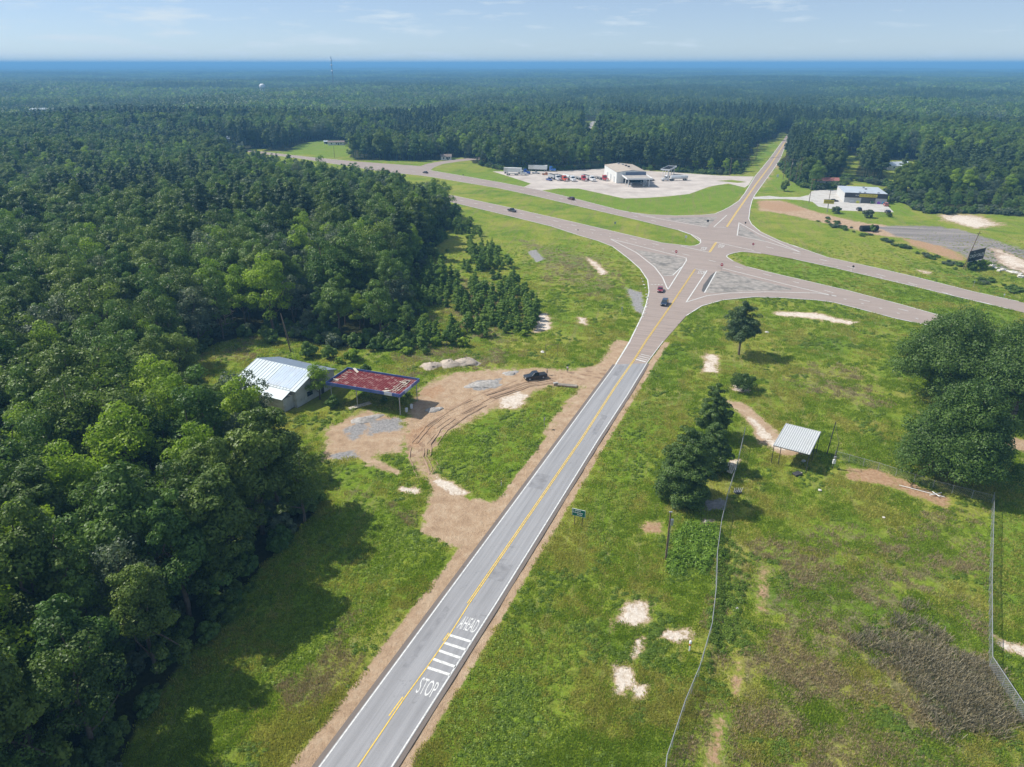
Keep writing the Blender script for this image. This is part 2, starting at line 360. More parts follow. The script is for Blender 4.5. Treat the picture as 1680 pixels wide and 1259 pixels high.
# wheel tracks worn into the track beside the old store (world-space bands)
trk = np.zeros(X.shape)
for sft in (-2.6, -1.7, -.6, .3, 1.5, 2.3):
    trk = np.maximum(trk, lineband(off(GP([(700,770),(688,735),(705,705),(745,676),(800,650),(860,628),(940,616),(1000,612)]), sft), X, Y, .12, .35))
FM['track'] = trk * (Dist < 300)
Z -= .06 * FM['track']
gm, n, b, oc = newmat('field_grass_and_soil')
big = n.noise(oc, .028, 4, .55); med = n.noise(oc, .16, 5, .65, .6); fine = n.noise(oc, 1.6, 5, .7); tiny = n.noise(oc, 7.0, 3, .7)
tex = n.mix(.45, n.ramp(fine, [(.30, .50), (.5, .98), (.72, 1.55)]), n.ramp(tiny, [(.30, .42), (.5, .95), (.70, 1.6)]))
big1, big2, big3 = n.noise(oc, .045, 6, .68, 1.0), n.noise(oc, .085, 7, .72, .8), n.noise(oc, .20, 6, .75, .6)
g = n.ramp(big1, [(.34, (.105, .180, .018)), (.48, (.175, .235, .026)), (.62, (.245, .260, .044))])
g = n.mix(n.math('MULTIPLY', n.step(big2, .50, .66), .6), g, (.285, .270, .070))
g = n.mix(n.math('MULTIPLY', n.step(big3, .53, .68), .6), g, (.085, .140, .018))
g = n.mix(n.math('MULTIPLY', n.step(n.noise(oc, .31, 7, .78, .5), .58, .70), .55), g, (.20, .165, .085))
edgen = n.math('ADD', n.math('MULTIPLY', n.noise(oc, .42, 7, .72, .9), .72), n.math('MULTIPLY', n.noise(oc, 3.2, 4, .7), .28))
def gate(name, amt, lo=.42, hi=.62, noise=None):
    v = n.math('ADD', n.attr(name), n.math('MULTIPLY', n.math('SUBTRACT', noise or edgen, .5), amt)); return n.step(v, lo, hi)
g = n.mix(n.math('MULTIPLY', gate('lush', 1.3, .4, .8), .8), g, n.ramp(fine, [(.3, (.095, .170, .014)), (.55, (.140, .220, .018)), (.75, (.185, .245, .030))]))
g = n.mix(n.math('MULTIPLY', gate('mown', .5), .75), g, n.ramp(med, [(.3, (.110, .195, .018)), (.7, (.175, .255, .030))]))
dryn = n.noise(oc, .30, 6, .7, .8)
g = n.mix(n.math('MULTIPLY', gate('dry', 2.6, .75, 1.15, dryn), .8), g, n.ramp(fine, [(.3, (.085, .080, .040)), (.5, (.165, .140, .075)), (.72, (.24, .20, .13))]))
mpg = n.new('Mapping', vector_type='TEXTURE'); n.put(mpg.inputs[0], oc); mpg.inputs['Rotation'].default_value = (0, 0, R(78))
mow = n.noise(n.mapping(mpg.outputs[0], (.035, .55, 1)), 1.0, 5, .65, .4)
g = n.mix(n.math('MULTIPLY', n.step(mow, .50, .64), .38), g, (.215, .175, .095))
g = n.mix(n.math('MULTIPLY', n.step(n.noise(oc, 1.1, 6, .8), .62, .72), .45), g, (.24, .20, .15))
g = n.mix(1.0, g, tex, 'MULTIPLY')
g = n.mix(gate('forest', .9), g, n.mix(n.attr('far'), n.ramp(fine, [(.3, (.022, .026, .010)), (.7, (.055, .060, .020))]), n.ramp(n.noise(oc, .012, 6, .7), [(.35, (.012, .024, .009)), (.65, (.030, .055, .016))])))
dcol = n.ramp(n.noise(oc, .45, 6, .7), [(.28, (.26, .165, .095)), (.48, (.41, .28, .175)), (.72, (.53, .41, .285))])
dcol = n.mix(.3, dcol, n.ramp(tiny, [(.3, (.20, .14, .09)), (.7, (.52, .41, .31))]))
g = n.mix(gate('dirt', 2.1, .38, .72), g, dcol)
g = n.mix(gate('clay', 2.4, .5, .95), g, n.ramp(fine, [(.3, (.29, .165, .090)), (.7, (.45, .31, .20))]))
g = n.mix(gate('gravel', 2.2, .45, .75), g, n.ramp(fine, [(.3, (.17, .165, .165)), (.7, (.37, .355, .345))]))
mpp = n.new('Mapping', vector_type='TEXTURE'); n.put(mpp.inputs[0], oc); mpp.inputs['Rotation'].default_value = (0, 0, R(-12))
padc = n.ramp(n.noise(n.mapping(mpp.outputs[0], (.03, .22, 1)), 1.0, 6, .7, .6), [(.32, (.135, .125, .125)), (.5, (.225, .205, .195)), (.68, (.36, .315, .28))])
g = n.mix(gate('pad', 1.9, .42, .72), g, n.mix(.3, padc, n.ramp(fine, [(.3, (.13, .12, .12)), (.7, (.36, .33, .31))])))
g = n.mix(gate('sand', 3.0, .25, .75), g, dcol)
g = n.mix(gate('sand', 2.6, .55, .95), g, n.ramp(fine, [(.3, (.48, .39, .30)), (.6, (.68, .61, .53))]))
g = n.mix(n.math('MULTIPLY', gate('track', .9, .35, .6), .75), g, (.25, .165, .11))
n.put(b.inputs['Base Color'], g); b.inputs['Roughness'].default_value = 1; b.inputs['Specular IOR Level'].default_value = 0.05
bp = n.new('Bump'); bp.inputs['Strength'].default_value = .8; bp.inputs['Distance'].default_value = .35
n.put(bp.inputs['Height'], n.math('ADD', fine, n.math('MULTIPLY', tiny, .5))); n.l.new(bp.outputs[0], b.inputs['Normal'])
gme = mesh_np('ground', np.stack([X, Y, Z], 1), F, FM, True); gme.materials.append(gm)
ground = struct(link(bpy.data.objects.new('ground', gme)))

# ------------------------------------------------------------ roads
def ribbon(mb, P, w, z):
    a, c = off(P, w / 2), off(P, -w / 2)
    for i in range(len(P) - 1): mb.add([V3(c[i], z), V3(c[i + 1], z), V3(a[i + 1], z), V3(a[i], z)], [(0, 1, 2, 3)])
def sheet(name, polys, z, m, dz=.006):
    mb = MB()
    for i, P in enumerate(polys): mb.flat(P, z + i * dz)
    return struct(mb.build(name, m))
NEAR_OUT = [(1770,600),(1522,534),(1472,523.5),(1413,508),(1368,496.5),(1340,492.8),(1280,488.8),(1237,487.6),(1185.7,492.6),(1151,502.4),(1125.7,518.5),(1088.6,561),(1068,585.5),(1061,597),
            (1010,598.8),(1033.4,560),(1053,520),(1060.4,498.6),(1064.7,479.3),(1062.6,460),(1049.7,440.9),(1030.5,424),(1005,404.8),(980,395.2),(948,386),(905.7,372),(820,350.8),(747,333.5),(600,299),(415,259)]
NEAR_UP = [(415,256),(600,294),(747,322),(820,337.5),(927,361.6),(1002,379),(1087,399),(1130,403.8),(1170,412.5),(1203,428.5),(1226,438),(1259,446.4),(1300,456),(1390.5,477),(1481,500.8),(1549,520),(1770,575)]
FAR_UP = [(340,238),(380,243),(412,247.2),(500,257.2),(575,264.6),(690,272.8),(705,279.6),(820,299.5),(884,311.8),(948,327.5),(1013,344.3),(1075,357),(1160,374),(1212,387),(1258,397),(1300,402.6),(1357,422.5),(1436,439.6),(1504,455.4),(1594,478.3),(1671,495),(1830,536)]
FAR_DN = [(1830,553),(1657.5,507.8),(1571,487.4),(1481,465.8),(1368,439.6),(1301,425),(1248,416),(1215,413.5),(1149,397),(1134,385.6),(1113,378),(1044,360.8),(970,343.6),(884,323.4),(820,309.4),(700,289.4),(625,281.5),(500,261.4),(412,250.4),(340,241)]
NOSE = [(1113,376.5),(1134,385.2),(1144,389.6),(1149.2,393.6),(1149.6,398),(1147,401),(1140,403.4),(1130,404.3),(1150,410),(1203,430),(1195,424),(1192,421.4),(1193,419.4),(1196.4,417.6),(1203,415.4),(1215.7,413),(1248,417),(1270,410),(1250,398),(1150,378)]
TOP = [(1023,347.2),(1066,352.6),(1108.6,354.3),(1151,353.2),(1173,351),(1186,345.6),(1198.6,339),(1212.6,329.6),(1222,317.2),(1239,289.4),(1262,261.6),(1283.5,232.2),(1292,220),(1295.5,222),(1281,258.8),(1269.5,277.4),(1253.5,299),(1238,320.7),(1233.6,330),(1230.6,342),(1228.4,359.3),(1232.9,368.2),(1247.9,381),(1280,395.9),(1310,406.6),(1330,413),(1250,402),(1150,380)]
highway = sheet('highway', [GP(q) for q in (NEAR_UP + NEAR_OUT, FAR_UP + FAR_DN, NOSE, TOP)], .03, road_red)
def strip(L_, R_): return list(L_) + list(R_)[::-1]
ML2, MR2 = MAIN_L[:-1], MAIN_R[:-1]
main_road = sheet('main_road', [strip(off(ML2, .1), off(MR2, -.1))], .05, road_grey)
sheet('road_shoulder', [strip(off(ML2, .75), off(ML2, .1)), strip(off(MR2, -.1), off(MR2, -.65))], .022, edge_dark, .0)
sheet('side_street', [GP([(690,272.5),(703,268.5),(720,265.5),(752,261.5),(790,258),(790,261.5),(756,265),(726,269.5),(712,275),(706,280)])], .036, road_red)
sheet('distant_road', [GP([(961,214),(964,206),(972,199),(978,200),(972,207),(968,215)])], .05, concrete)
sheet('gas_station_lot', [GP([(808,281.5),(905,281.4),(1000,276),(1072,281),(1180,288.4),(1237,290),(1228,304),(1222,308),(1195,301.5),(1180,303.6),(1163,306.8),(1130.7,318.6),(1100,322),(1060,325),(1023.6,326),(980.7,316.6),(948.6,309.6),(915,309.6),(886.4,313),(876,312),(858.6,307.4),(871,301.6),(840,291.5)])], .018, lot_m)
sheet('verge_island', [GP([(1176,297),(1200,295.6),(1226,299),(1210,300.4)])], .05, gm)
sheet('store_parking_lot', [GP([(1237,323.4),(1262,321.6),(1277.6,323.4),(1312,323.6),(1327,320),(1331,314.5),(1341,311.6),(1378,312),(1382,330),(1451,333),(1466.5,348.4),(1420,347.4),(1376.7,345.3),(1342.6,339.2),(1333,331.4),(1315,328.4),(1284,326.9),(1237,327)])], .018, concrete)
rut = MB(); rrt = random.Random(3)
RUTP = GP([(702,778),(690,750),(692,728),(712,702),(748,676),(800,650),(860,630),(930,618),(1000,614)])
for i in range(34):
    d0 = rrt.uniform(-3.2, 2.2); a0 = rrt.randint(0, 5); b0 = min(8, a0 + rrt.randint(1, 2)); P = off(RUTP, d0)[a0:b0 + 1]
    Q = []
    for p, q in zip(P[:-1], P[1:]):
        for f in (0, .33, .66): Q.append((p[0] + (q[0] - p[0]) * f + rrt.uniform(-.12, .12), p[1] + (q[1] - p[1]) * f + rrt.uniform(-.12, .12)))
    if len(Q) > 2: ribbon(rut, Q, rrt.uniform(.12, .26), .012 + .002 * i)
struct(rut.build('wheel_ruts', M('damp_rut_soil', (.33, .225, .15), .95, .3, .25, bump=.4)))
# stony traffic islands
ISL = [GP([(1040,409.6),(1083,417),(1125,425.2),(1117,438.6),(1104,451.4),(1089,452.6),(1074,437.6),(1057,421.4)]), GP([(1174,446),(1188,445),(1226.4,455.7),(1299,474),(1297,476.3),(1240,477.5),(1195,480),(1162,481.5),(1155.7,480.2)]),
       GP([(1087,358.6),(1120,357.4),(1177,356.6),(1160,372.6)]), GP([(1213.5,369),(1211,386),(1258,397.4),(1236,383)])]
sheet('traffic_island', ISL, .062, island_m, .002)
sheet('roadside_puddle', [GP([(1174,446.3),(1166,452),(1154,468),(1151,478),(1155,480),(1160,472)])], .058, M('wet_silt', (.10, .09, .075), .35, .3, .6))

# ------------------------------------------------------------ painted markings (children of their road)
def dashes(mb, P, w, z, on, gap, start=0.0):
    pts = [Vector(p) for p in P]; pos = start; s = 0.0
    for a, c in zip(pts[:-1], pts[1:]):
        L = (c - a).length; d = (c - a) / L
        while pos < s + L:
            e = min(pos + on, s + L)
            if pos >= s - 1e-6: ribbon(mb, [tuple(a + d * (pos - s)), tuple(a + d * (e - s))], w, z)
            pos += on + gap
        s += L
def midline(A, B_): return [((a[0] + c[0]) / 2, (a[1] + c[1]) / 2) for a, c in zip(A, B_)]
w1 = MB()
ribbon(w1, off(MAIN_L, -.08), .17, .062); ribbon(w1, off(MAIN_R, .08), .17, .062)
for P in ([(736,1042.1),(772.8,1053.6)],[(727.7,1054.8),(764.6,1066.9)],[(719.4,1067.8),(755.7,1080.3)],[(709.3,1081.5),(747.4,1094.9)],[(699.7,1095.3),(738.5,1108)]): ribbon(w1, GP(P), .42, .062)
for k in range(4): ribbon(w1, GP([(1043 + k * 2.9, 590 - k * 2.7), (1059.6 + k * 2.6, 594.5 - k * 3.0)]), .5 if k == 0 else .25, .07)
w1.build('edge_line', line_w, main_road)
pm = M('asphalt_patch_dark', (.225, .225, .235), .9, .2, .8)
for (u0, v0, L_, Wd_) in ((62, 1.9, 5.5, 2.6), (88, -2.0, 9, 1.1), (36, -1.6, 4, 2.4), (118, 1.7, 7, 1.2), (20, 2.2, 12, .7)):
    dv = Vector((math.cos(ROAD_AZ), math.sin(ROAD_AZ))); nv = Vector((-dv.y, dv.x)); o_ = Vector(A0) + dv * u0 + nv * v0
    rp = random.Random(int(u0)); P_ = [tuple(o_ + dv * (L_ * a + rp.uniform(-.3, .3)) + nv * (Wd_ * c + rp.uniform(-.12, .12))) for a, c in ((-.5, -.5), (0, -.52), (.5, -.5), (.5, .5), (.1, .5), (-.5, .5))]
    mb = MB(); mb.flat(P_, .054 + .0003 * u0 / 10); mb.build('asphalt_patch', pm, main_road)
CY = ext(GP([(585.4,1259),(662.9,1145),(699,1095.5),(738,1039.6),(768.4,991.3),(955,720),(1010,634.6),(1040.7,590.7),(1060,560),(1095,510),(1140.5,442)]), 45)
y1 = MB(); ribbon(y1, off(CY, -.11), .15, .08)
left = off(CY, .17)
ribbon(y1, left[5:], .15, .08)
dashes(y1, off(ext(GP([(662.9,1145),(699,1095.5),(738,1039.6),(768.4,991.3),(875,836)]), 70), .17), .15, .066, 5.4, 7.6, 2.0)
for P in ([(1164,414.4),(1175,398.2)], [(1192.5,372.6),(1208,349),(1223.5,327),(1240,303),(1262,274),(1288,234)]):
    q = GP(P); ribbon(y1, off(q, .25), .28, .08); ribbon(y1, off(q, -.25), .28, .08)
y1.build('centre_line', line_y, main_road)
w2 = MB(); Z2 = .075
for P in (NEAR_OUT[1:11], NEAR_OUT[14:-1], FAR_UP[1:5], FAR_UP[6:12], TOP[:12], TOP[13:25], FAR_DN[1:6], [(1149,397)] + FAR_DN[9:-1], NEAR_UP[1:8], NEAR_UP[10:-1], FAR_UP[15:-1]):
    ribbon(w2, off(GP(P), 0), .34, Z2)
for P in ([(1113,377.5),(1134,385),(1144,389.6),(1149.3,393.6),(1149.6,398),(1147,401),(1140,403.4),(1130,404.3),(1117,404)], [(1203,429),(1195,424),(1192,421.4),(1193,419.4),(1196.4,417.6),(1203,415.6),(1215.7,413.3),(1226,412.4),(1248,415.6)],
          [(1117,404.3),(1164,414.6)], [(1175,397.9),(1237,411.8)], [(1126,428),(1095.7,476)], [(1001.4,392.5),(1044,415),(1074,438.6),(1087,455.7),(1095.7,476)], [(1001.4,392.5),(1125.7,423.6),(1126,428)],
          [(1125.7,496.4),(1160,485.7),(1194,481.4),(1258.6,479.3),(1340,481.4),(1372,486)], [(1125.7,496.4),(1160,444.4),(1140.7,441.6)], [(1185.7,440.7),(1300,469.7),(1372,487)],
          [(1050.7,354),(1160,373.2)], [(1171,372.8),(1192.5,353.4)], [(1171,372.8),(1191,373.6)], [(1212.5,365.7),(1209.3,387),(1260,397.6),(1314,414.5)], [(1212.5,365.7),(1246,385),(1280,400),(1314,414.5)],
          [(1155.7,480.8),(1175,446.2)], [(1089,453.2),(1104,452),(1118,438.6)]):
    ribbon(w2, GP(P), .34, Z2 + .004)
fu, fd = GP([(500,257),(700,279),(820,300),(884,312),(1013,344.6),(1100,364)]), GP([(500,261),(700,289),(820,309),(884,323),(1013,353),(1100,375)])
dashes(w2, midline(fu, fd), .3, Z2 + .008, 3.5, 9)
dashes(w2, GP([(1250,404),(1320,419),(1359.5,429.5),(1468,458),(1580,489.5),(1680,512)]), .3, Z2 + .008, 3.5, 9, 2)
nu, nd = GP([(600,294),(820,337.5),(927,361.6),(1002,379),(1100,402)]), GP([(600,299),(820,349),(927,372),(1002,390),(1100,412)])
dashes(w2, midline(nu, nd), .3, Z2 + .008, 3.5, 9)
dashes(w2, GP([(1120,417),(1200,436),(1311,465),(1367,481),(1427,495.6),(1490,511),(1560,530)]), .3, Z2 + .008, 3.5, 9)
dashes(w2, GP([(905,369),(1002,389),(1110,414)]), .3, Z2 + .008, 1, 4); dashes(w2, GP([(1330,477),(1440,505),(1520,528)]), .3, Z2 + .008, .9, 5)
dashes(w2, GP([(1349,432),(1457,458.5),(1560,484)]), .3, Z2 + .008, .9, 5); dashes(w2, GP([(1068.5,467.5),(1088,467.5)]), .45, Z2 + .008, .6, .55)
for q in ([(1245,276),(1252,277.6)],): ribbon(w2, GP(q), .5, Z2 + .012)
w2.build('lane_line', line_w, highway)
def text_mesh(body):
    cu = bpy.data.curves.new('lettering', 'FONT'); cu.body = body; cu.resolution_u = 4
    ob = bpy.data.objects.new('lettering', cu); C.objects.link(ob)
    dg = bpy.context.evaluated_depsgraph_get(); me = bpy.data.meshes.new_from_object(ob.evaluated_get(dg))
    bpy.data.objects.remove(ob); bpy.data.curves.remove(cu)
    co = np.empty(len(me.vertices) * 3); me.vertices.foreach_get('co', co); co = co.reshape(-1, 3)[:, :2]
    co -= co.min(0); co /= co.max(0); fs = [tuple(p.vertices) for p in me.polygons]; bpy.data.meshes.remove(me)
    return co, fs
def road_text(name, body, quad, z, m, parent):
    """quad: bottom-left, bottom-right, top-right, top-left ground points"""
    co, fs = text_mesh(body); a, b_, c, d = [np.array(p) for p in quad]
    P = (a[None] * (1 - co[:, :1]) + b_[None] * co[:, :1]) * (1 - co[:, 1:]) + (d[None] * (1 - co[:, :1]) + c[None] * co[:, :1]) * co[:, 1:]
    mb = MB(); mb.add([(p[0], p[1], z) for p in P], fs); return mb.build(name, m, parent)
road_text('stop_lettering', 'STOP', GP([(681,1137),(709,1146.5),(722,1121),(694,1111.5)]), .064, line_w, main_road)
road_text('ahead_lettering', 'AHEAD', GP([(749,1031),(778,1039.5),(789,1019),(762,1011)]), .064, line_w, main_road)
for q in ([(1144,449.5),(1155.6,451),(1157.6,445.6),(1146.6,444.6)], [(1177.6,406.4),(1187,407.2),(1189,402.6),(1179.6,401.6)], [(1149,410.4),(1158.6,411.4),(1160.4,406.6),(1151,405.8)]):
    road_text('stop_lettering', 'STOP', GP(q), .086, line_w, highway)

# ------------------------------------------------------------ buildings
def seam_metal(name, col, pitch, dirt=(.4, .35, .3), amt=.25, rough=.42, metal=.25):
    m = M(name, col, rough, .07, .5, metal, dirt=dirt, dirtamt=amt); return m
roof_white = seam_metal('pale_roof_metal', (.46, .52, .55), .5); roof_blue = seam_metal('bluish_roof_metal', (.36, .43, .52), .5)
roof_rust = seam_metal('faded_tan_roof', (.40, .34, .28), .6, (.30, .26, .22), .5, .7, 0); roof_grey = seam_metal('grey_roof_metal', (.50, .55, .60), .6)
wall_white = M('painted_block_wall', (.46, .45, .42), .8, .1, .7, dirt=(.24, .22, .18), dirtamt=.75)
wall_metal = M('pale_metal_siding', (.66, .67, .66), .5, .05, .8, dirt=(.5, .47, .42), dirtamt=.3)
blue_paint = M('blue_fascia_paint', (.075, .12, .33), .5, .15, 1.2, dirt=(.22, .24, .3), dirtamt=.35)
red_deck = M('rusty_red_deck', (.17, .022, .025), .7, .35, 2.6, dirt=(.42, .30, .26), dirtamt=.8)
pale_sheet = M('bent_pale_sheet_metal', (.58, .53, .43), .6, .25, 2)
def gable(t, Lx, Wy, he, hr, wall, roofA, roofB, ov=.6, th=.12, rib=.9, ridge_y=0.0, rib_m=None):
    """gable block along local x: walls, two roof slopes with standing seams"""
    w = MB(); a, c = Lx / 2, Wy / 2
    prof = [(-c, 0), (c, 0), (c, he), (ridge_y, hr - .05), (-c, he)]
    vs = [(-a, y, z) for y, z in prof] + [(a, y, z) for y, z in prof]; n = 5
    w.add(vs, [tuple(range(n - 1, -1, -1)), tuple(range(n, 2 * n))] + [(i, (i + 1) % n, n + (i + 1) % n, n + i) for i in (0, 1, 4)]); w.build('wall', wall, t)
    r = []
    for sgn, m in ((-1, roofA), (1, roofB)):
        mb = MB(); sl = (hr - he) / (c - sgn * ridge_y); y0, z0 = ridge_y, hr; y1, z1 = sgn * (c + ov), he - sl * ov
        x0, x1 = -a - ov, a + ov
        q = [(x0, y0, z0), (x1, y0, z0), (x1, y1, z1), (x0, y1, z1)]
        mb.add(q + [(x, y, z - th) for x, y, z in q], [(0, 1, 2, 3), (7, 6, 5, 4), (1, 5, 6, 2), (2, 6, 7, 3), (0, 3, 7, 4)])
        if rib:
            k = int((x1 - x0) / rib)
            for i in range(k + 1):
                x = x0 + .03 + i * (x1 - x0 - .06) / k; mb.beam((x, y0 + sgn * .03, z0 + .02), (x, y1, z1 + .02), .06, .09)
        r.append(mb.build('roof', m, t))
    return r
# the old metal-roofed store and its red gas-station canopy
t = thing('abandoned_store', 'long pale metal-roofed old store half hidden by trees left of the road', 'building', (*((np.array((-63.4,149.6)) + (-47.3,140.3) + np.array((-41.2,155.1)) + (-57.6,161.6)) / 4), 0), R(-26))
gable(t, 16.6, 13.2, 4.4, 6.5, wall_white, roof_white, roof_blue, .55, rib=.9)
mb = MB()                                                              # bluish replacement panels on the near slope
sl = (6.5 - 4.4) / 6.6
for i in range(10): x = .2 + i * .72; mb.beam((x, -.5, 6.5 - .5 * sl + .05), (x, -6.6, 4.4 + .05), .68, .03)
mb.build('roof_panel', roof_blue, t)
mb = MB(); q = [(-8, -7.2, 4.15), (7.4, -7.2, 4.15), (7.4, -10.0, 3.2), (-8, -10.0, 3.2)]
mb.add(q + [(x, y, z - .1) for x, y, z in q], [(3, 2, 1, 0), (4, 5, 6, 7), (0, 1, 5, 4), (1, 2, 6, 5), (2, 3, 7, 6), (3, 0, 4, 7)]); mb.build('lean_to_roof', roof_white, t)
MB().box((0, -8.1, 1.5), (14.6, 3.0, 3.0)).build('lean_to_wall', wall_white, t)
mb = MB().box((8.33, 2.0, 1.05), (.08, 1.0, 2.1)); mb.build('door', dark, t); MB().box((8.33, -2.2, 1.8), (.08, 1.8, 1.1)).build('window', glass, t)
def canopy(name, label, cen, az, Lx, Wy, z, th, deck, fascia, posts, pr=.14, post_m=None, lights=False):
    t = thing(name, label, 'canopy', (cen[0], cen[1], 0), az)
    mb = MB(); mb.box((0, 0, z + th * .35), (Lx - .3, Wy - .3, .12)); k = int(Lx / .62)
    for i in range(k): mb.box((-Lx / 2 + .35 + i * (Lx - .7) / (k - 1), 0, z + th * .35 + .11), (.10, Wy - .5, .10))
    mb.build('deck', deck, t)
    mb = MB()
    for c, d in (((0, -Wy / 2, z + th / 2), (Lx + .2, .12, th)), ((0, Wy / 2, z + th / 2), (Lx + .2, .12, th)), ((-Lx / 2, 0, z + th / 2), (.12, Wy - .13, th)), ((Lx / 2, 0, z + th / 2), (.12, Wy - .13, th))): mb.box(c, d)
    mb.build('fascia', fascia, t)
    for x, y in posts: MB().tube((x, y, 0), (x, y, z + th * .3), pr, n=10).build('post', post_m or steel, t)
    return t
t = canopy('gas_canopy', 'rusty red deck canopy with blue fascia beside the metal-roofed old store', (-31.2, 145.4), R(-20.5), 18.6, 8.9, 4.55, .75, red_deck, blue_paint, [(-8.6, -3.9), (-8.6, 3.9), (-2, -3.9), (-2, 3.9), (8.8, -4.0), (8.8, 3.9)], .11)
rr = random.Random(4)
for i in range(7): MB().box((7.3 + rr.uniform(-1, .6), -2.6 + i * .85, 5.0), (1.5, .09, .06), rr.uniform(-.2, .2)).build('rafter', pale_sheet, t)
for i in range(3): MB().box((6.3 + i * .7, .2, 5.02), (.09, 5.6, .06)).build('rafter', pale_sheet, t)
for i in range(5): MB().box((-7.9 + rr.uniform(-.4, .4), -2.6 + i * 1.3, 5.0), (1.2, .12, .06), rr.uniform(-.4, .4)).build('rafter', pale_sheet, t)
for (x, y, l, w, a, tilt) in ((5.6, -3.6, 2.0, .8, 1.2, .25), (4.9, -2.6, 1.6, .35, 1.8, .3), (7.2, 3.0, 1.7, .5, 1.1, .4), (-6.8, 3.9, 1.9, .6, -.5, .3), (-8.2, -2.2, 1.2, .5, .3, .2), (6.8, 1.6, 1.6, .4, .2, .2)):
    MB().box((x, y, 5.12), (l, w, .05), rot=Matrix.Rotation(a, 3, 'Z') @ Matrix.Rotation(tilt, 3, 'Y')).build('bent_sheet', pale_sheet, t)
MB().box((6.4, -4.54, 4.95), (1.9, .06, .72)).build('sign_panel', M('faded_white_panel', (.55, .58, .62), .6, .1), t); MB().box((9.4, -1.0, 4.95), (.06, 3.0, .7)).build('sign_panel', M('faded_blue_panel', (.40, .46, .55), .6, .1), t)
# gas station across the highway
fr = lambda p, q: math.atan2(q[1] - p[1], q[0] - p[0])
t = thing('gas_station', 'pale metal gas station building with faded tan roof on the gravel lot', 'building', (74.6, 486.5, 0), R(5.5))
gable(t, 19.2, 36, 7.0, 8.3, wall_metal, roof_rust, roof_rust, .25, rib=0)
for o in list(KIDS[t.name]):
    if o.name.startswith('roof'): KIDS[t.name].remove(o); bpy.data.objects.remove(o)
mb = MB(); ov = .3
for sg in (-1, 1): mb.add([(sg * 9.9, -18.3, 7.0), (0, -18.3, 8.1), (0, 18.3, 8.1), (sg * 9.9, 18.3, 7.0)], [(0, 1, 2, 3) if sg > 0 else (3, 2, 1, 0)])
mb.build('roof', roof_rust, t)
for o in list(KIDS[t.name]):
    if o.name.startswith('wall'): KIDS[t.name].remove(o); bpy.data.objects.remove(o)
mb = MB(); mb.prism([(-9.6, 0), (9.6, 0), (9.6, 6.95), (0, 8.0), (-9.6, 6.95)], 36); mb.build('wall', wall_metal, t)
MB().box((2.8, -18.05, 5.6), (13.2, .12, 2.4)).build('sign_band', M('blue_grey_band', (.16, .19, .27), .6, .1), t)
MB().box((1.5, -18.06, 1.6), (13, .1, 2.6)).build('storefront', glass, t)
for y in (-12, -2, 8): MB().box((-9.66, y, 1.8), (.1, 3, 3.4)).build('door', M('grey_door', (.42, .43, .44), .5), t)
for x, y in ((-1, 14), (.6, 9), (1.4, 3), (2, -2)): MB().box((x, y, 8.3), (1.3, 1.3, .7)).build('roof_vent', dark if y < 5 else steel, t)
can_w = M('white_canopy_fascia', (.70, .71, .72), .5, .05); can_deck = M('canopy_deck_grey', (.35, .33, .31), .8, .2, .4)
t = canopy('pump_canopy', 'white-edged pump canopy in front of the gas station building', (78.4, 461), R(3), 15.8, 19.6, 4.6, .9, can_deck, can_w, [(-6.5, -7.5), (6.5, -7.5), (-6.5, 1), (6.5, 1), (-6.5, 8), (6.5, 8)], .3, can_w)
for i, (x, y) in enumerate(((-4.2, -5), (3.8, -5), (-4.2, 2), (3.8, 2))):
    c, s = math.cos(R(3)), math.sin(R(3)); pt = thing('fuel_pump', ['fuel pump at the front left under the pump canopy', 'fuel pump at the front right under the pump canopy', 'fuel pump at the rear left under the pump canopy', 'fuel pump at the rear right under the pump canopy'][i], 'fuel pump', (78.4 + x * c - y * s, 461 + x * s + y * c, 0), R(3), 'fuel pumps')
    MB().box((0, 0, .08), (1.4, 2.4, .16)).build('island', concrete, pt); MB().box((0, 0, 1.1), (.7, 1.0, 1.88)).build('cabinet', white, pt); MB().box((0, -.53, 1.4), (.5, .05, .6)).build('screen', glass, pt); MB().tube((.4, 0, 1.2), (.5, .2, .4), .04).build('hose', black, pt)
canopy('truck_canopy', 'small white-framed diesel canopy at the back of the gravel lot', (106.7, 500.5), R(64), 19.5, 6, 4.8, .9, dark, can_w, [(-7, -2), (-7, 2), (0, -2), (0, 2), (7, -2), (7, 2)], .22, can_w)
# discount store on the right
t = thing('discount_store', 'low store with grey metal roof, dark fascia and yellow sign beside the side road', 'building', (197.9, 411, 0), R(-15.5))
SX, SY, SH = 21.6, 30.0, 5.0
mb = MB(); mb.prism([(-SY / 2, 0), (SY / 2, 0), (SY / 2, SH - .6), (-SY / 2, SH)], SX, axis='y')
wall_store = M('light_grey_store_wall', (.52, .52, .51), .7, .06, .6)
mb.v = [(-y, x, z) for x, y, z in mb.v]; mb.build('wall', wall_store, t)
mb = MB(); q = [(-SX / 2 - .2, -SY / 2, SH + .1), (SX / 2 + .2, -SY / 2, SH + .1), (SX / 2 + .2, SY / 2 + .3, SH - .5), (-SX / 2 - .2, SY / 2 + .3, SH - .5)]
mb.add(q + [(x, y, z - .12) for x, y, z in q], [(0, 1, 2, 3), (7, 6, 5, 4), (0, 4, 5, 1), (1, 5, 6, 2), (2, 6, 7, 3), (3, 7, 4, 0)])
for i in range(25): x = -SX / 2 + i * SX / 24; mb.beam((x, -SY / 2 + .3, SH + .12), (x, SY / 2 + .2, SH - .48), .05, .08)
mb.build('roof', roof_grey, t)
fas = MB().box((0, -SY / 2 - .25, 4.1), (SX + .3, .4, 2.5)).build('fascia', M('charcoal_fascia', (.055, .05, .055), .6, .1), t)
yel = M('yellow_sign', (.62, .52, .06), .5, .06); blk = M('black_lettering', (.02, .02, .02), .6)
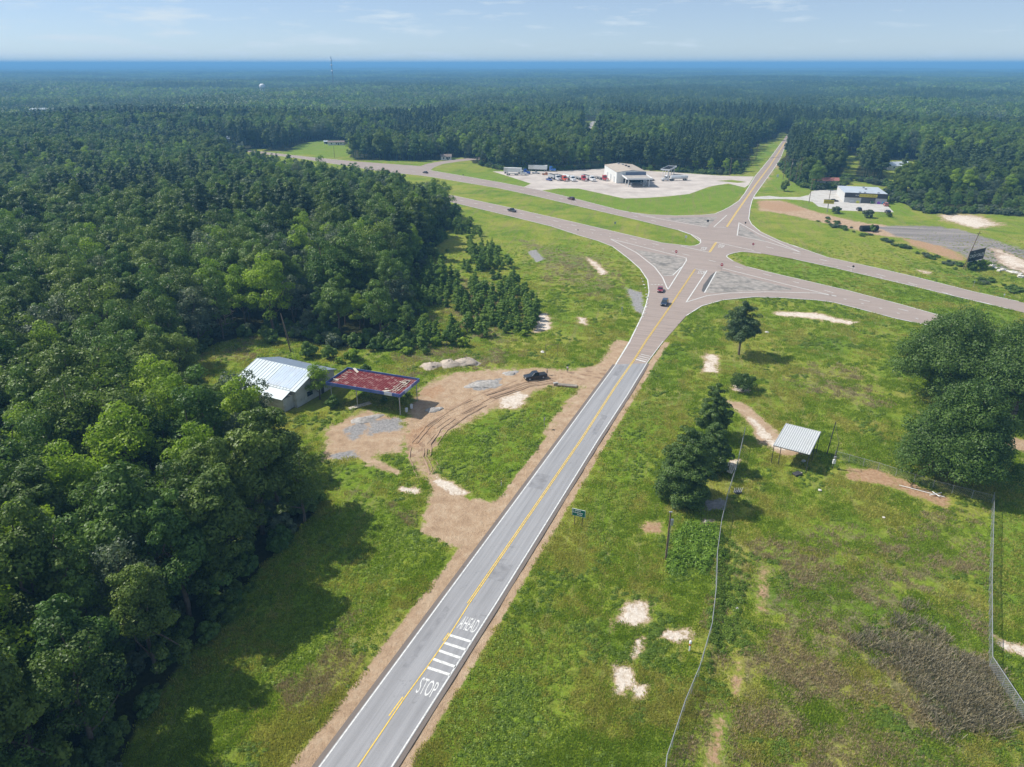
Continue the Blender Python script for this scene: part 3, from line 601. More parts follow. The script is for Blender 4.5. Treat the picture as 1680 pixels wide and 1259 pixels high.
MB().box((1.0, -SY / 2 - .5, 4.1), (9.0, .1, 1.5)).build('sign_panel', yel, t)
def upright_text(name, body, cen, w, h, m, parent, ax=(1, 0, 0)):
    co, fs = text_mesh(body); mb = MB(); a = Vector(ax)
    mb.add([Vector(cen) + a * ((x - .5) * w) + Vector((0, 0, (y - .5) * h)) for x, y in co], fs); return mb.build(name, m, parent)
upright_text('sign_lettering', 'DOLLAR GENERAL', (1.0, -SY / 2 - .56, 4.1), 8.2, .8, blk, t)
MB().box((1.4, -SY / 2 - .03, 1.4), (7.2, .1, 2.7)).build('storefront', glass, t)
for x in (-5.2, -4.2): MB().box((x, -SY / 2 - .48, 4.1), (.35, .08, .5)).build('wall_lamp', white, t)
for x, y in ((2, 8), (2.2, 2), (-3, -12), (6.5, -11.5), (-.5, -12)): MB().box((x, y, SH + .25), (1.1, 1.1, .7)).build('roof_vent', steel, t)
for i, (x, c, lb) in enumerate(((-4, (.6, .6, .1), 'yellow rack of goods left of the store entrance'), (3.4, (.05, .12, .06), 'dark row of goods right of the store entrance'), (6.6, (.25, .1, .5), 'purple display by the right part of the store front'), (9, (.1, .35, .6), 'blue stack of pools at the right end of the store front'), (-7, (.5, .5, .5), 'grey cage with gas bottles at the left of the store front'))):
    c_, s_ = math.cos(R(-15.5)), math.sin(R(-15.5)); y = -SY / 2 - 1.3
    o = thing('goods_rack', lb, 'goods', (197.9 + x * c_ - y * s_, 411 + x * s_ + y * c_, 0), R(-15.5)); mm = M(f'goods_colour', c, .6, .4, 2)
    f = MB()
    for a in (-.9, .9): f.box((a, 0, .7), (.06, .7, 1.4))
    f.box((0, 0, .06), (1.86, .72, .08)); f.build('rack_frame', steel, o); g_ = MB()
    for k in range(5): g_.box((-.7 + k * .35, .02 * (k % 2), .55 + .1 * (k % 3)), (.31, .55, 1.0 + .2 * (k % 3)))
    g_.build('goods', mm, o)
# other roofs in the distance
def house(name, label, px, py, az, L, Wd, he, hr, wall, roof, h0=0):
    x, y = G(px, py); t = thing(name, label, 'house', (x, y, 0), az); gable(t, L, Wd, he, hr, wall, roof, roof, .4, rib=0)
    for s in (-.28, .02, .3): MB().box((L * s, -Wd / 2 - .03, he * .55), (1.1, .08, 1.2)).build('window', glass, t)
    MB().box((L * .14, -Wd / 2 - .03, 1.05), (.95, .08, 2.1)).build('door', dark, t); return t
brown_roof = M('brown_shingles', (.20, .16, .14), .9, .2, 1); red_roof = M('dull_red_roof', (.30, .12, .10), .8, .2, 1)
house('white_house', 'white house with grey roof among trees behind the discount store', 1467, 278, R(10), 12, 8, 3.2, 5.4, wall_metal, roof_grey); house('white_house', 'white gabled wing beside the grey-roofed house among trees', 1484, 279, R(80), 9, 7, 3.4, 6.2, wall_metal, roof_white)
house('mobile_home', 'white mobile home on the green lawn beyond the highway', 552, 238, R(8), 15, 5, 2.8, 3.8, wall_metal, brown_roof); house('garden_shed', 'small white shed on the green lawn left of the mobile home', 535, 236.5, R(8), 3.5, 3, 2.4, 3.2, wall_metal, roof_white)
house('long_shed', 'low pale-roofed building beyond the left wood near the highway', 381, 238, R(4), 24, 12, 6, 8, wall_metal, roof_white); house('far_warehouse', 'wide white-roofed building far off among the trees on the left', 75, 195, R(3), 30, 16, 12.5, 14, wall_metal, roof_white)
house('red_roof_house', 'low dull red-roofed building in the trees behind the discount store', 1352, 303, R(-6), 16, 6, 3, 4.4, wall_white, red_roof); house('ruined_shed', 'pale collapsed roof glimpsed in the wood behind the leaning pole', 495, 503, R(15), 8, 6, 3.6, 5.0, wall_white, pale_sheet)
house('roadside_house', 'small dark-roofed house at the mouth of the side street beyond the highway', 732, 262, R(10), 8, 6, 2.8, 4.2, wall_metal, brown_roof)
# water tower and guyed mast
x, y = G(433, 163); t = thing('water_tower', 'white water tower tank rising above the distant trees on the left', 'water tower', (x, y, 0))
MB().lathe([(.05, 20.5), (3.2, 21), (5.6, 22.5), (6.0, 24.5), (5.8, 28), (3, 30.2), (.05, 31)], 20).build('tank', white, t)
for i in range(6): a = i * R(60); MB().tube((math.cos(a) * 5.6, math.sin(a) * 5.6, 0), (math.cos(a) * 4.6, math.sin(a) * 4.6, 23), .35).build('leg', white, t)
MB().tube((0, 0, 0), (0, 0, 21), .7).build('riser', white, t)
x, y = G(548, 150); t = thing('radio_mast', 'tall thin guyed radio mast on the horizon left of centre', 'mast', (x, y, 0)); mast_m = M('red_white_mast', (.16, .12, .13), .6, .2, .05)
mb = MB(); HM = 88
for i in range(3): a = i * 2.094; mb.tube((math.cos(a) * 1.2, math.sin(a) * 1.2, 0), (math.cos(a) * .9, math.sin(a) * .9, HM), .26, n=6)
for k in range(40):
    z = k * HM / 40
    for i in range(3): a, c = i * 2.094, (i + 1) * 2.094; mb.tube((math.cos(a), math.sin(a), z), (math.cos(c), math.sin(c), z + HM / 40), .14, n=4, caps=False)
mb.build('lattice', mast_m, t)
for z in (52, 66, 78): MB().lathe([(.3, z - 2), (2.4, z - 1.8), (2.4, z + 1.8), (.3, z + 2)], 10).build('antenna', white, t)
gw = MB()
for i in range(3): a = i * 2.094 + .5; [gw.tube((0, 0, z), (math.cos(a) * 70, math.sin(a) * 70, 0), .05, n=4, caps=False) for z in (46, 82)]
gw.build('guy_wire', dark, t)

# ------------------------------------------------------------ open metal shelter, poles, fences on the right
c4 = [np.array(v) for v in ((49.8,117.9),(55.4,114.2),(60.0,122.7),(54.5,126.0))]; cen = sum(c4) / 4
t = thing('metal_shelter', 'open shelter with white ribbed metal roof on thin black posts in the field', 'shelter', (cen[0], cen[1], 0), R(-33))
mb = MB(); Wx, Wy = 6.7, 9.3; z0, z1 = 3.95, 4.55
q = [(-Wx / 2, -Wy / 2, z0), (Wx / 2, -Wy / 2, z0), (Wx / 2, Wy / 2, z1), (-Wx / 2, Wy / 2, z1)]
mb.add(q + [(x, y, z - .06) for x, y, z in q], [(0, 1, 2, 3), (7, 6, 5, 4), (0, 4, 5, 1), (1, 5, 6, 2), (2, 6, 7, 3), (3, 7, 4, 0)])
mb.build('roof', M('ribbed_white_roof', (.62, .63, .62), .45, .05, .7, dirt=(.5, .48, .44), dirtamt=.45), t)
mb = MB()
for i in range(17): x = -Wx / 2 + .12 + i * (Wx - .24) / 16; mb.beam((x, -Wy / 2, z0 + .045), (x, Wy / 2, z1 + .045), .13, .09)
mb.build('roof_ribs', M('roof_rib_grey', (.36, .38, .40), .5, .05), t)
mb = MB()
for y in (-Wy / 2 + .15, 0, Wy / 2 - .15): z = z0 + (y + Wy / 2) / Wy * (z1 - z0) - .16; mb.box((0, y, z), (Wx - .1, .12, .16))
mb.build('beam', dark, t)
for x, y in ((-3.2, -4.4), (-1.9, -4.4), (3.2, -4.4), (-3.2, 4.4), (3.2, 4.4), (3.2, .5)): MB().tube((x, y, -.1), (x, y, z0 + (y + Wy / 2) / Wy * (z1 - z0) - .1), .075, n=6).build('post', dark, t)
def pole(name, label, px, py, h, r=.14, lean=(0, 0), m=wood, cat='pole', group=None):
    x, y = G(px, py); t = thing(name, label, cat, (x, y, 0), 0, group); MB().tube((0, 0, -.3), (lean[0], lean[1], h), r, r * .7, 10).build('post', m, t); return t
t = pole('meter_pole', 'wooden service pole with grey meter box at its top beside the kudzu by the road', 1092, 917, 8.6, .15); MB().box((.32, -.1, 6.9), (.4, .35, 1.0)).build('meter_box', steel, t); MB().tube((.2, -.05, 6.4), (.16, 0, 0), .05).build('conduit', steel, t); MB().box((0, 0, 8.65), (.5, .2, .12)).build('cap', steel, t)
t = pole('wooden_pole', 'dark leaning wooden pole just behind the metal shelter', 1356.5, 745, 7.0, .11, (.6, .3), dark)
t = pole('electric_pole', 'short pole with a white meter box to the right of the metal shelter', 1365.5, 768, 5.6, .09, (.3, .1), dark); MB().box((.02, -.16, 1.5), (.5, .3, .9)).build('meter_box', white, t); MB().box((.05, -.15, 2.35), (.4, .25, .4)).build('switch_box', steel, t)
galv = M('galvanised_wire', (.42, .44, .46), .45, .1, 3, metal=.4)
def fence(label, pix, h=1.9, sp=.30, wr=.034, rr_=.045):
    P = [Vector((*p, 0)) for p in GP(pix)]; t = thing('chain_link_fence', label, 'fence', tuple(P[0])); O = P[0]; P = [p - O for p in P]
    rail, mesh = MB(), MB(); posts = []
    for a, b_ in zip(P[:-1], P[1:]):
        L = (b_ - a).length; d = (b_ - a) / L; k = max(1, round(L / 3.0)); nrm = Vector((-d.y, d.x, 0))
        posts += [a + d * (L * i / k) for i in range(k)]
        rail.tube(a + Vector((0, 0, h)), b_ + Vector((0, 0, h)), rr_, n=6)
        s = -h
        while s < L:
            for sg in (1, -1):
                u0, u1, zz0, zz1 = s, s + h, (0.05 if sg > 0 else h), (h if sg > 0 else .05)
                f0, f1 = max(0, (0 - u0) / h), min(1, (L - u0) / h)
                if f1 <= f0: continue
                A = a + d * (u0 + f0 * h) + Vector((0, 0, zz0 + (zz1 - zz0) * f0)) + nrm * (.012 * sg); B_ = a + d * (u0 + f1 * h) + Vector((0, 0, zz0 + (zz1 - zz0) * f1)) + nrm * (.012 * sg)
                w = (d * .7 + Vector((0, 0, -.7 * sg))) * (wr / 2); mesh.add([A - w, A + w, B_ + w, B_ - w], [(0, 1, 2, 3)])
            s += sp
    posts.append(P[-1]); rail.build('top_rail', steel, t); mesh.build('wire_mesh', galv, t)
    for p in posts: MB().tube(p, p + Vector((0, 0, h + .08)), .05, n=8).build('post', steel, t)
fence('long chain-link fence running from the bottom edge up to the sandy path', [(1085,1330),(1092,1259),(1122,1168),(1146,1110),(1166,1040),(1173,980),(1175,920),(1182,868),(1192,824),(1208,772),(1221,715)])
fence('straight chain-link fence along the right side of the field', [(1627,824),(1625,880),(1622,970),(1622,1096),(1690,1200),(1740,1290)])
fence('far chain-link fence under the round oak between shelter and corner', [(1369,752),(1440,772),(1530,801),(1627,826)], 1.6, .4, .016, .025)

# ------------------------------------------------------------ people
skin_m = M('skin', (.30, .17, .11), .6, .05); hair_m = M('dark_hair', (.02, .016, .012), .7)
def person(label, px, py, az, top, trousers, arms):
    x, y = G(px, py); t = thing('person', label, 'person', (x, y, 0), az)
    def skin(name, J, E, m):
        me = bpy.data.meshes.new(name); me.from_pydata([j[0] for j in J], E, []); o = link(bpy.data.objects.new(name, me), t)
        sk = o.modifiers.new('skin', 'SKIN'); 
        for v, j in zip(me.skin_vertices[0].data, J): v.radius = (j[1], j[1] * (j[2] if len(j) > 2 else 1))
        me.skin_vertices[0].data[0].use_root = True; sk.use_smooth_shade = True; o.modifiers.new('smooth', 'SUBSURF').levels = 1; o.modifiers['smooth'].render_levels = 1
        me.materials.append(m); return o
    def limb_j(s, pts): return pts
    J = [((0, 0, .95), .14, .75), ((0, 0, 1.15), .135, .75), ((0, 0, 1.38), .17, .65), ((0, 0, 1.50), .06), ((0, 0, 1.56), .055), ((0, .02, 1.66), .092), ((0, .01, 1.73), .075)]
    E = [(0, 1), (1, 2), (2, 3), (3, 4), (4, 5), (5, 6)]
    for s, (el, ha) in ((-1, arms[0]), (1, arms[1])):
        k = len(J); J += [((s * .19, 0, 1.40), .06), ((s * el[0], el[1], el[2]), .045), ((s * ha[0], ha[1], ha[2]), .034)]; E += [(2, k), (k, k + 1), (k + 1, k + 2)]
        h = np.array((s * ha[0], ha[1], ha[2])); k2 = k + 2
        for f in range(5):
            kk = len(J); b0 = h + (s * .012 * (f - 2), .01, -.06); J += [(tuple(b0), .013), (tuple(b0 + (s * .004 * (f - 2), .02, -.06 + .012 * abs(f - 2))), .009)]; E += [(k2, kk), (kk, kk + 1)]
    for s in (-1, 1):
        k = len(J); J += [((s * .10, 0, .86), .095), ((s * .11, .02 * s, .48), .065), ((s * .12, -.02 * s, .09), .045), ((s * .13, .14 - .02 * s, .04), .045)]; E += [(0, k), (k, k + 1), (k + 1, k + 2), (k + 2, k + 3)]
    skin('body', J, E, skin_m)
    sh = [((0, 0, 1.0), .152, .78), ((0, 0, 1.17), .150, .78), ((0, 0, 1.39), .185, .68), ((0, 0, 1.47), .08)]; se = [(0, 1), (1, 2), (2, 3)]
    for s, (el, ha) in ((-1, arms[0]), (1, arms[1])): k = len(sh); sh += [((s * .20, 0, 1.405), .075), ((s * el[0], el[1], el[2] + .05), .062)]; se += [(2, k), (k, k + 1)]
    skin('shirt', sh, se, top)
    tr = [((0, 0, 1.0), .15, .78)]; te = []
    for s in (-1, 1): k = len(tr); tr += [((s * .10, 0, .86), .108), ((s * .11, .02 * s, .48), .078), ((s * .12, -.02 * s, .12), .062)]; te += [(0, k), (k, k + 1), (k + 1, k + 2)]
    skin('trousers', tr, te, trousers)
    mb = MB(); mb.lathe([(.02, .115), (.07, .10), (.098, .05), (.10, 0), (.09, -.03)], 12, c=(0, -.012, 1.67)); mb.build('hair', hair_m, t)
    f = MB(); f.box((0, .118, 1.645), (.03, .04, .05)); f.box((-.035, .104, 1.672), (.026, .012, .014), mi=1); f.box((.035, .104, 1.672), (.026, .012, .014), mi=1); f.box((0, .10, 1.60), (.05, .014, .012), mi=1)
    for s in (-1, 1): f.box((s * .098, 0, 1.65), (.02, .035, .055))
    f.build('face', [skin_m, hair_m], t); return t
person('person in grey shirt and black trousers standing behind the tailgate of the black pickup', 897.5, 614.5, R(100), M('grey_shirt', (.30, .32, .36), .8), M('black_trousers', (.02, .02, .022), .8), (((.25, .03, 1.14), (.22, .2, 1.02)), ((.25, .03, 1.14), (.22, .2, 1.02))))
person('person in white shirt and grey-green trousers standing on the grass beside the dirt track', 931, 611, R(150), M('white_shirt', (.62, .62, .62), .8), M('grey_green_trousers', (.18, .20, .17), .8), (((.27, 0, 1.13), (.24, .16, .95)), ((.26, .05, 1.15), (.16, .24, 1.18))))

# ------------------------------------------------------------ vehicles
lampw = M('headlamp_glass', (.75, .75, .72), .15, .02); lampr = M('tail_lamp_red', (.35, .02, .02), .25, .05); grille = M('black_grille', (.025, .025, .027), .5)
def wheel(t, x, y, r=.34, w=.24):
    s = 1 if y > 0 else -1; o = MB().tube((x, y - w / 2, r), (x, y + w / 2, r), r, n=16).build('wheel', black, t); k = MB().tube((x, y + s * (w / 2 - .02), r), (x, y + s * (w / 2 + .015), r), r * .6, n=12).build('rim', steel, None)
    C.objects.unlink(k); link(k, o); return o
def car(label, px, py, az, col, kind='sedan', cat='car', z=0.0, loc=None):
    x, y = loc or G(px, py); t = thing({'pickup': 'pickup_truck', 'suv': 'suv', 'van': 'van'}.get(kind, 'car'), label, cat, (x, y, z), az); p = paint('car_paint', col)
    if kind == 'pickup': L, Wd = 5.7, 1.95; body = [(-2.85, .5), (-2.85, 1.05), (.2, 1.08), (1.15, 1.08), (2.55, 1.0), (2.82, .85), (2.85, .5), (2.4, .34), (-2.5, .34)]; cab = [(-.75, 1.08), (-.60, 1.80), (.45, 1.82), (1.25, 1.08)]
    elif kind == 'suv': L, Wd = 4.8, 1.9; body = [(-2.4, .5), (-2.38, 1.05), (1.0, 1.06), (2.2, .98), (2.4, .8), (2.4, .45), (2.0, .3), (-2.1, .3)]; cab = [(-2.3, 1.05), (-2.0, 1.68), (.3, 1.72), (1.15, 1.06)]
    elif kind == 'van': L, Wd = 4.9, 1.95; body = [(-2.45, .5), (-2.45, 1.1), (1.5, 1.1), (2.3, .95), (2.45, .7), (2.45, .4), (2.0, .3), (-2.1, .3)]; cab = [(-2.42, 1.1), (-2.3, 1.85), (.8, 1.85), (1.7, 1.1)]
    else: L, Wd = 4.6, 1.8; body = [(-2.3, .45), (-2.25, .92), (-1.5, .98), (1.0, .96), (2.1, .82), (2.3, .65), (2.3, .4), (1.9, .27), (-2.0, .27)]; cab = [(-1.75, .96), (-1.0, 1.42), (.25, 1.44), (1.1, .96)]
    MB().prism(body, Wd).build('body', p, t, .06)
    MB().prism(cab, [Wd - .1, Wd - .42, Wd - .42, Wd - .1]).build('cabin', p, t, .04)
    (xa, za), (xb, zb), (xc, zc), (xd, zd) = cab; hw = lambda f: (Wd - .1) / 2 + ((Wd - .42) / 2 - (Wd - .1) / 2) * f
    lerp = lambda a, b_, f: a + (b_ - a) * f
    def side(s, f0, f1):
        ys = lambda f: s * (hw(f) + .018)
        return [(lerp(xa, xb, .18) + .12, ys(.14), lerp(za, zb, .14)), (lerp(xd, xc, .14) - .12, ys(.14), lerp(zd, zc, .14)), (lerp(xd, xc, .86) - .06, ys(.86), lerp(zd, zc, .86)), (lerp(xa, xb, .86) + .06, ys(.86), lerp(za, zb, .86))]
    for s in (-1, 1): q = side(s, 0, 1); MB().add(q, [(0, 1, 2, 3) if s < 0 else (3, 2, 1, 0)]).build('side_window', glass, t)
    for (x0, z0_), (x1, z1_), nm in (((xd, zd), (xc, zc), 'windscreen'), ((xa, za), (xb, zb), 'rear_window')):
        s = .02 if nm == 'windscreen' else -.02; pts = [(lerp(x0, x1, f) + s, sg * (hw(f) - .08), lerp(z0_, z1_, f) + .012) for f, sg in ((.1, -1), (.1, 1), (.9, 1), (.9, -1))]
        MB().add(pts, [(0, 1, 2, 3) if nm == 'windscreen' else (3, 2, 1, 0)]).build(nm, glass, t)
    fx = body[-4][0]
    for s in (-1, 1): MB().box((fx - .02, s * (Wd / 2 - .28), .72), (.08, .4, .18)).build('headlight', lampw, t); MB().box((body[0][0] - .0, s * (Wd / 2 - .2), .82), (.08, .22, .26)).build('tail_light', lampr, t)
    MB().box((fx + .01, 0, .55), (.06, Wd * .55, .24)).build('grille', grille, t)
    wx = L * .31
    for a in (-wx, wx):
        for s in (-1, 1): wheel(t, a, s * (Wd / 2 - .08), .40 if kind == 'pickup' else .34)
    if kind == 'pickup': MB().box((-1.85, 0, 1.075), (1.8, Wd - .3, .03)).build('load_bed', grille, t)
    return t
rd = ROAD_AZ
car('black pickup truck parked on the dirt track near the road', 878, 621, fr(G(898, 616), G(857, 622)), (.014, .016, .02), 'pickup', 'pickup truck')
car('red car coming down the turn ramp towards the main road', 1083, 478, fr(G(1080, 462), G(1077, 500)) , (.22, .015, .03), 'sedan')
car('dark blue suv on the main road below the intersection', 1090, 500, fr(G(1104, 480), G(1084, 515)), (.02, .035, .07), 'suv')
car('dark pickup truck driving on the near highway lanes at the left', 840, 347.5, fr(G(830, 344), G(850, 349)), (.03, .03, .035), 'pickup', 'pickup truck')
car('dark red suv on the far highway lanes in front of the gas station', 937, 328, fr(G(960, 333), G(920, 323)), (.08, .015, .015), 'suv')
car('black car on the far highway lanes beside the side street', 698, 284.5, fr(G(720, 288), G(680, 281)), (.02, .02, .022), 'sedan')
car('black car parked at the left side of the discount store', 1368, 331, R(-10), (.015, .015, .017), 'sedan'); car('dark car parked between the ornamental trees of the store parking lot', 1409, 345.5, R(80), (.03, .03, .035), 'suv')
car('red and white van parked at the right corner of the store', 1453, 338, R(75), (.45, .16, .13), 'van', 'van'); car('dark suv parked at the right edge of the store parking lot', 1456, 350, R(80), (.025, .022, .03), 'suv')
car('grey car parked on the gravel beside the pump canopy', 1067.5, 297, R(0), (.05, .055, .065), 'suv'); car('black pickup parked at the left front of the gas station wall', 1016, 299.5, R(4), (.03, .032, .04), 'pickup', 'pickup truck')
car('blue pickup in the truck row at the left end', 901, 296.5, R(-62), (.03, .07, .30), 'pickup', 'pickup truck'); car('white pickup parked behind the blue box truck on the gravel lot', 879, 285.5, R(0), (.6, .6, .6), 'pickup', 'pickup truck'); car('orange pickup in front of the long white trailer', 896, 287.5, R(-10), (.55, .17, .03), 'pickup', 'pickup truck')
def semi(label, px, py, az, col, trailer=None, tcol=(.7, .7, .7), back=11.5):
    x, y = G(px, py); t = thing('semi_truck', label, 'truck', (x, y, 0), az); p = paint('truck_paint', col)
    MB().prism([(-1.4, .7), (-1.4, 3.4), (-.3, 3.6), (.55, 3.1), (.95, 2.0), (2.9, 1.75), (3.1, 1.2), (3.1, .6)], 2.4).build('cab', p, t, .08)
    MB().add([(.60, -1.05, 3.0), (.98, -1.05, 2.08), (.98, 1.05, 2.08), (.60, 1.05, 3.0)], [(0, 1, 2, 3)]).build('windscreen', glass, t)
    for s in (-1, 1): MB().box((.1, s * 1.215, 2.45), (.9, .03, .7)).build('side_window', glass, t); MB().tube((-1.55, s * 1.0, .8), (-1.55, s * 1.0, 3.9), .09).build('exhaust_stack', chrome, t); MB().tube((-.2, s * 1.05, .75), (-1.3, s * 1.05, .75), .32).build('fuel_tank', chrome, t)
    MB().box((3.13, 0, 1.15), (.06, 1.2, .9)).build('grille', chrome, t); MB().box((3.1, 0, .5), (.25, 2.4, .35)).build('bumper', chrome, t)
    MB().box((-3.0, 0, .85), (5.6, .9, .25)).build('frame', dark, t)
    for a in (2.2, -3.4, -4.7):
        for s in (-1, 1): wheel(t, a, s * 1.02, .52, .34)
    if trailer:
        c = -3.2 - back / 2; tm = M('trailer_skin', tcol, .4, .06, .5, metal=.2 if trailer != 'box' else 0, dirt=(.35, .31, .27), dirtamt=.35)
        if trailer == 'box': MB().box((c, 0, 2.65), (back, 2.55, 2.8)).build('trailer', tm, t, .04)
        elif trailer == 'tank': mb = MB(); mb.tube((c - back / 2, 0, 2.2), (c + back / 2, 0, 2.2), 1.15, n=18); mb.box((c, 0, 3.38), (back * .8, .5, .08)); mb.build('trailer', tm, t)
        elif trailer == 'dump': mb = MB(); mb.prism([(c - back / 2, 1.3), (c + back / 2, 1.3), (c + back / 2 + .3, 3.0), (c - back / 2 - .3, 3.0)], [2.1, 2.1, 2.5, 2.5]); mb.build('trailer', tm, t); MB().box((c, 0, 3.02), (back - .2, 2.2, .06)).build('tarpaulin', dark, t)
        else: MB().box((c, 0, 1.35), (back, 2.5, .25)).build('trailer', tm, t)
        for a in (c - back / 2 + .9, c - back / 2 + 2.2):
            for s in (-1, 1): wheel(t, a, s * 1.02, .5, .34)
    return t
semi('blue semi truck with white box trailer at the left end of the lot', 863, 286, R(-14), (.02, .09, .42), 'box', (.72, .72, .71), 12.5)
semi('bright blue semi truck pulling the long white box trailer at the back', 905, 281.5, R(-12), (.02, .16, .55), 'box', (.74, .74, .73), 13.5)
semi('white flatbed truck standing in front of the left trailer', 857, 287.8, R(-4), (.66, .66, .65), 'flat', (.62, .60, .56), 8)
for px, py, c, tr, tc_, lb in ((915, 296.3, (.55, .56, .58), 'dump', (.45, .47, .5), 'grey dump truck in the row, right of the blue pickup'), (926, 297.3, (.50, .07, .03), 'dump', (.35, .37, .40), 'orange-red semi truck with grey dump trailer in the row'), (939, 297.6, (.68, .70, .72), 'tank', (.52, .53, .52), 'white semi truck with grey tank trailer in the row'),
                               (957.5, 297, (.40, .035, .045), 'flat', (.3, .3, .3), 'red semi truck in the row, right of the tank trailer'), (971, 297.6, (.70, .71, .72), 'dump', (.7, .7, .7), 'white semi truck with black tarpaulin trailer in the row'), (992, 296.6, (.34, .025, .035), 'flat', (.25, .24, .23), 'dark red flatbed truck next to the gas station wall')):
    semi(lb, px, py, R(-66), c, tr, tc_, 9.0)
semi('silver tank truck parked below the small diesel canopy', 1092.5, 297, R(190), (.62, .63, .64), 'tank', (.66, .67, .68), 11.5)

# ------------------------------------------------------------ signs
green_s = M('green_sign', (.008, .13, .095), .45, .05); red_s = M('red_sign', (.50, .02, .025), .45, .05); white_s = M('white_sign', (.72, .72, .72), .45, .04); sil_s = M('bare_sign_back', (.36, .38, .40), .5, .1)
def sign(label, px, py, kind, az, h=2.6, s=.8, name='road_sign'):
    x, y = G(px, py); t = thing(name, label, 'sign', (x, y, 0), az)            # local -y faces the reader
    MB().tube((0, .03, -.1), (0, .03, h), .045, n=6).build('post', steel, t)
    if kind == 'no_entry':
        mb = MB(); mb.box((0, 0, h - s / 2), (s, .03, s)); mb.build('panel', white_s, t); MB().tube((0, -.02, h - s / 2), (0, -.028, h - s / 2), s * .47, n=20).build('disc', red_s, t); MB().box((0, -.036, h - s / 2), (s * .7, .01, s * .16)).build('bar', white_s, t)
    elif kind == 'stop': MB().tube((0, 0, h - s / 2), (0, -.03, h - s / 2), s / 2, n=8).build('panel', red_s, t); upright_text('sign_lettering', 'STOP', (0, -.035, h - s / 2), s * .62, s * .28, white_s, t)
    elif kind == 'back': MB().tube((0, 0, h - s / 2), (0, -.03, h - s / 2), s / 2, n=8).build('panel', M('weathered_sign_back', (.05, .05, .05), .6), t)
    else: MB().box((0, 0, h - s * .6), (s, .03, s * 1.2)).build('panel', {'white': white_s, 'grey': sil_s, 'green': green_s}[kind], t)
    return t
face = R(0)
sign('do not enter sign on the left stony traffic island', 1108.5, 423, 'no_entry', R(-25), 3.0, 1.1); sign('do not enter sign at the tip of the right stony traffic island', 1183, 446, 'no_entry', R(-25), 3.2, 1.15); sign('do not enter sign beside the far lanes right of the intersection', 1234.8, 409, 'no_entry', R(-20), 2.6, 1.0)
sign('stop sign seen from behind on the upper left traffic island', 1160.5, 372.5, 'back', R(-20), 3.4, 1.2, 'stop_sign'); sign('dark sign on the small upper right traffic island', 1222, 374, 'back', R(20), 2.8, .9); sign('white and green sign post on the grassy median tip', 1124.6, 398, 'white', R(-10), 3.0, .9); sign('small grey sign beside the far highway lanes on the right', 1398.4, 446, 'back', R(-20), 2.4, .8)
sign('low white marker post with board near the right end of the far lanes', 1646.5, 489, 'white', R(-20), 1.4, .4); sign('sign post seen edge-on in the grass below the billboard', 1596.5, 472.5, 'grey', R(60), 2.5, .7); sign('grey sign post in the grass left of the main road near the first entrance', 893, 703, 'grey', R(60), 2.6, .6); sign('grey sign on the verge left of the turn ramp', 1020, 517, 'grey', R(60), 2.6, .8)
sign('grey sign in the median opposite the gas station', 1009, 371, 'grey', R(0), 2.0, .9); sign('thin sign post by the near lanes left of the turn ramp', 948, 384.5, 'back', R(0), 2.2, .5); sign('sign post at the road edge behind the dark pickup', 841, 353.5, 'back', R(0), 2.4, .5); sign('sign with two panels on the lawn beside the side road', 1275, 295, 'white', R(0), 3.4, 1.5); sign('tall thin sign post by the side-street mouth', 760, 294, 'back', R(0), 3, .8)
x, y = G(948.5, 862); t = thing('direction_sign', 'green direction sign with white lettering on two posts beside the road shoulder', 'sign', (x, y, 0), R(-22))
for a in (-.65, .65): MB().box((a, .06, 1.35), (.10, .08, 2.7)).build('post', wood, t)
MB().box((0, 0, 2.45), (2.3, .05, 1.35)).build('border', white_s, t); MB().box((0, -.03, 2.45), (2.16, .03, 1.22)).build('panel', green_s, t)
mb = MB()
for z, w, xo in ((2.83, 1.0, -.05), (2.45, 1.5, .15), (2.1, .9, .3)):
    k = int(w / .14)
    for i in range(k): hh = .16 + .07 * ((i * 7) % 3 == 0); mb.box((xo - w / 2 + i * .14, -.05, z), (.09, .01, hh))
for z in (2.83, 2.45): mb.box((-.85, -.05, z), (.22, .01, .07)); mb.box((-.93, -.05, z), (.07, .01, .2))
mb.build('sign_lettering', white_s, t)
x, y = G(1584, 443); x2, y2 = G(1609, 437); t = thing('billboard', 'black roadside billboard with white lettering on wooden posts beside the asphalt pad', 'billboard', ((x + x2) / 2, (y + y2) / 2, 0), fr((x, y), (x2, y2)))
hw = math.hypot(x2 - x, y2 - y) / 2 - .2
for a in (-hw, hw): MB().tube((a, .15, -.2), (a, .15, 6.8), .13).build('post', wood, t)
MB().box((0, 0, 5.0), (2 * hw + .5, .16, 4.0)).build('panel', M('black_board', (.022, .024, .03), .6, .15), t); MB().box((0, -.05, 2.9), (2 * hw + .3, .1, .12)).build('trim', white_s, t)
upright_text('sign_lettering', 'CASH SALES', (0, -.095, 4.9), 2 * hw - .3, 1.2, white_s, t); upright_text('sign_lettering', 'THE', (-hw * .4, -.095, 6.2), .9, .4, white_s, t)
x, y = G(1357, 348); t = thing('pylon_sign', 'yellow pylon sign of the discount store on a grey post', 'sign', (x, y, 0), R(-12))
MB().tube((0, 0, 0), (0, 0, 4.2), .2).build('post', steel, t); MB().box((0, 0, 5.2), (5.0, .4, 2.0)).build('panel', yel, t); upright_text('sign_lettering', 'DOLLAR GENERAL', (0, -.22, 5.2), 4.5, .8, blk, t); MB().box((0, 0, 6.25), (5.1, .45, .14)).build('trim', dark, t)
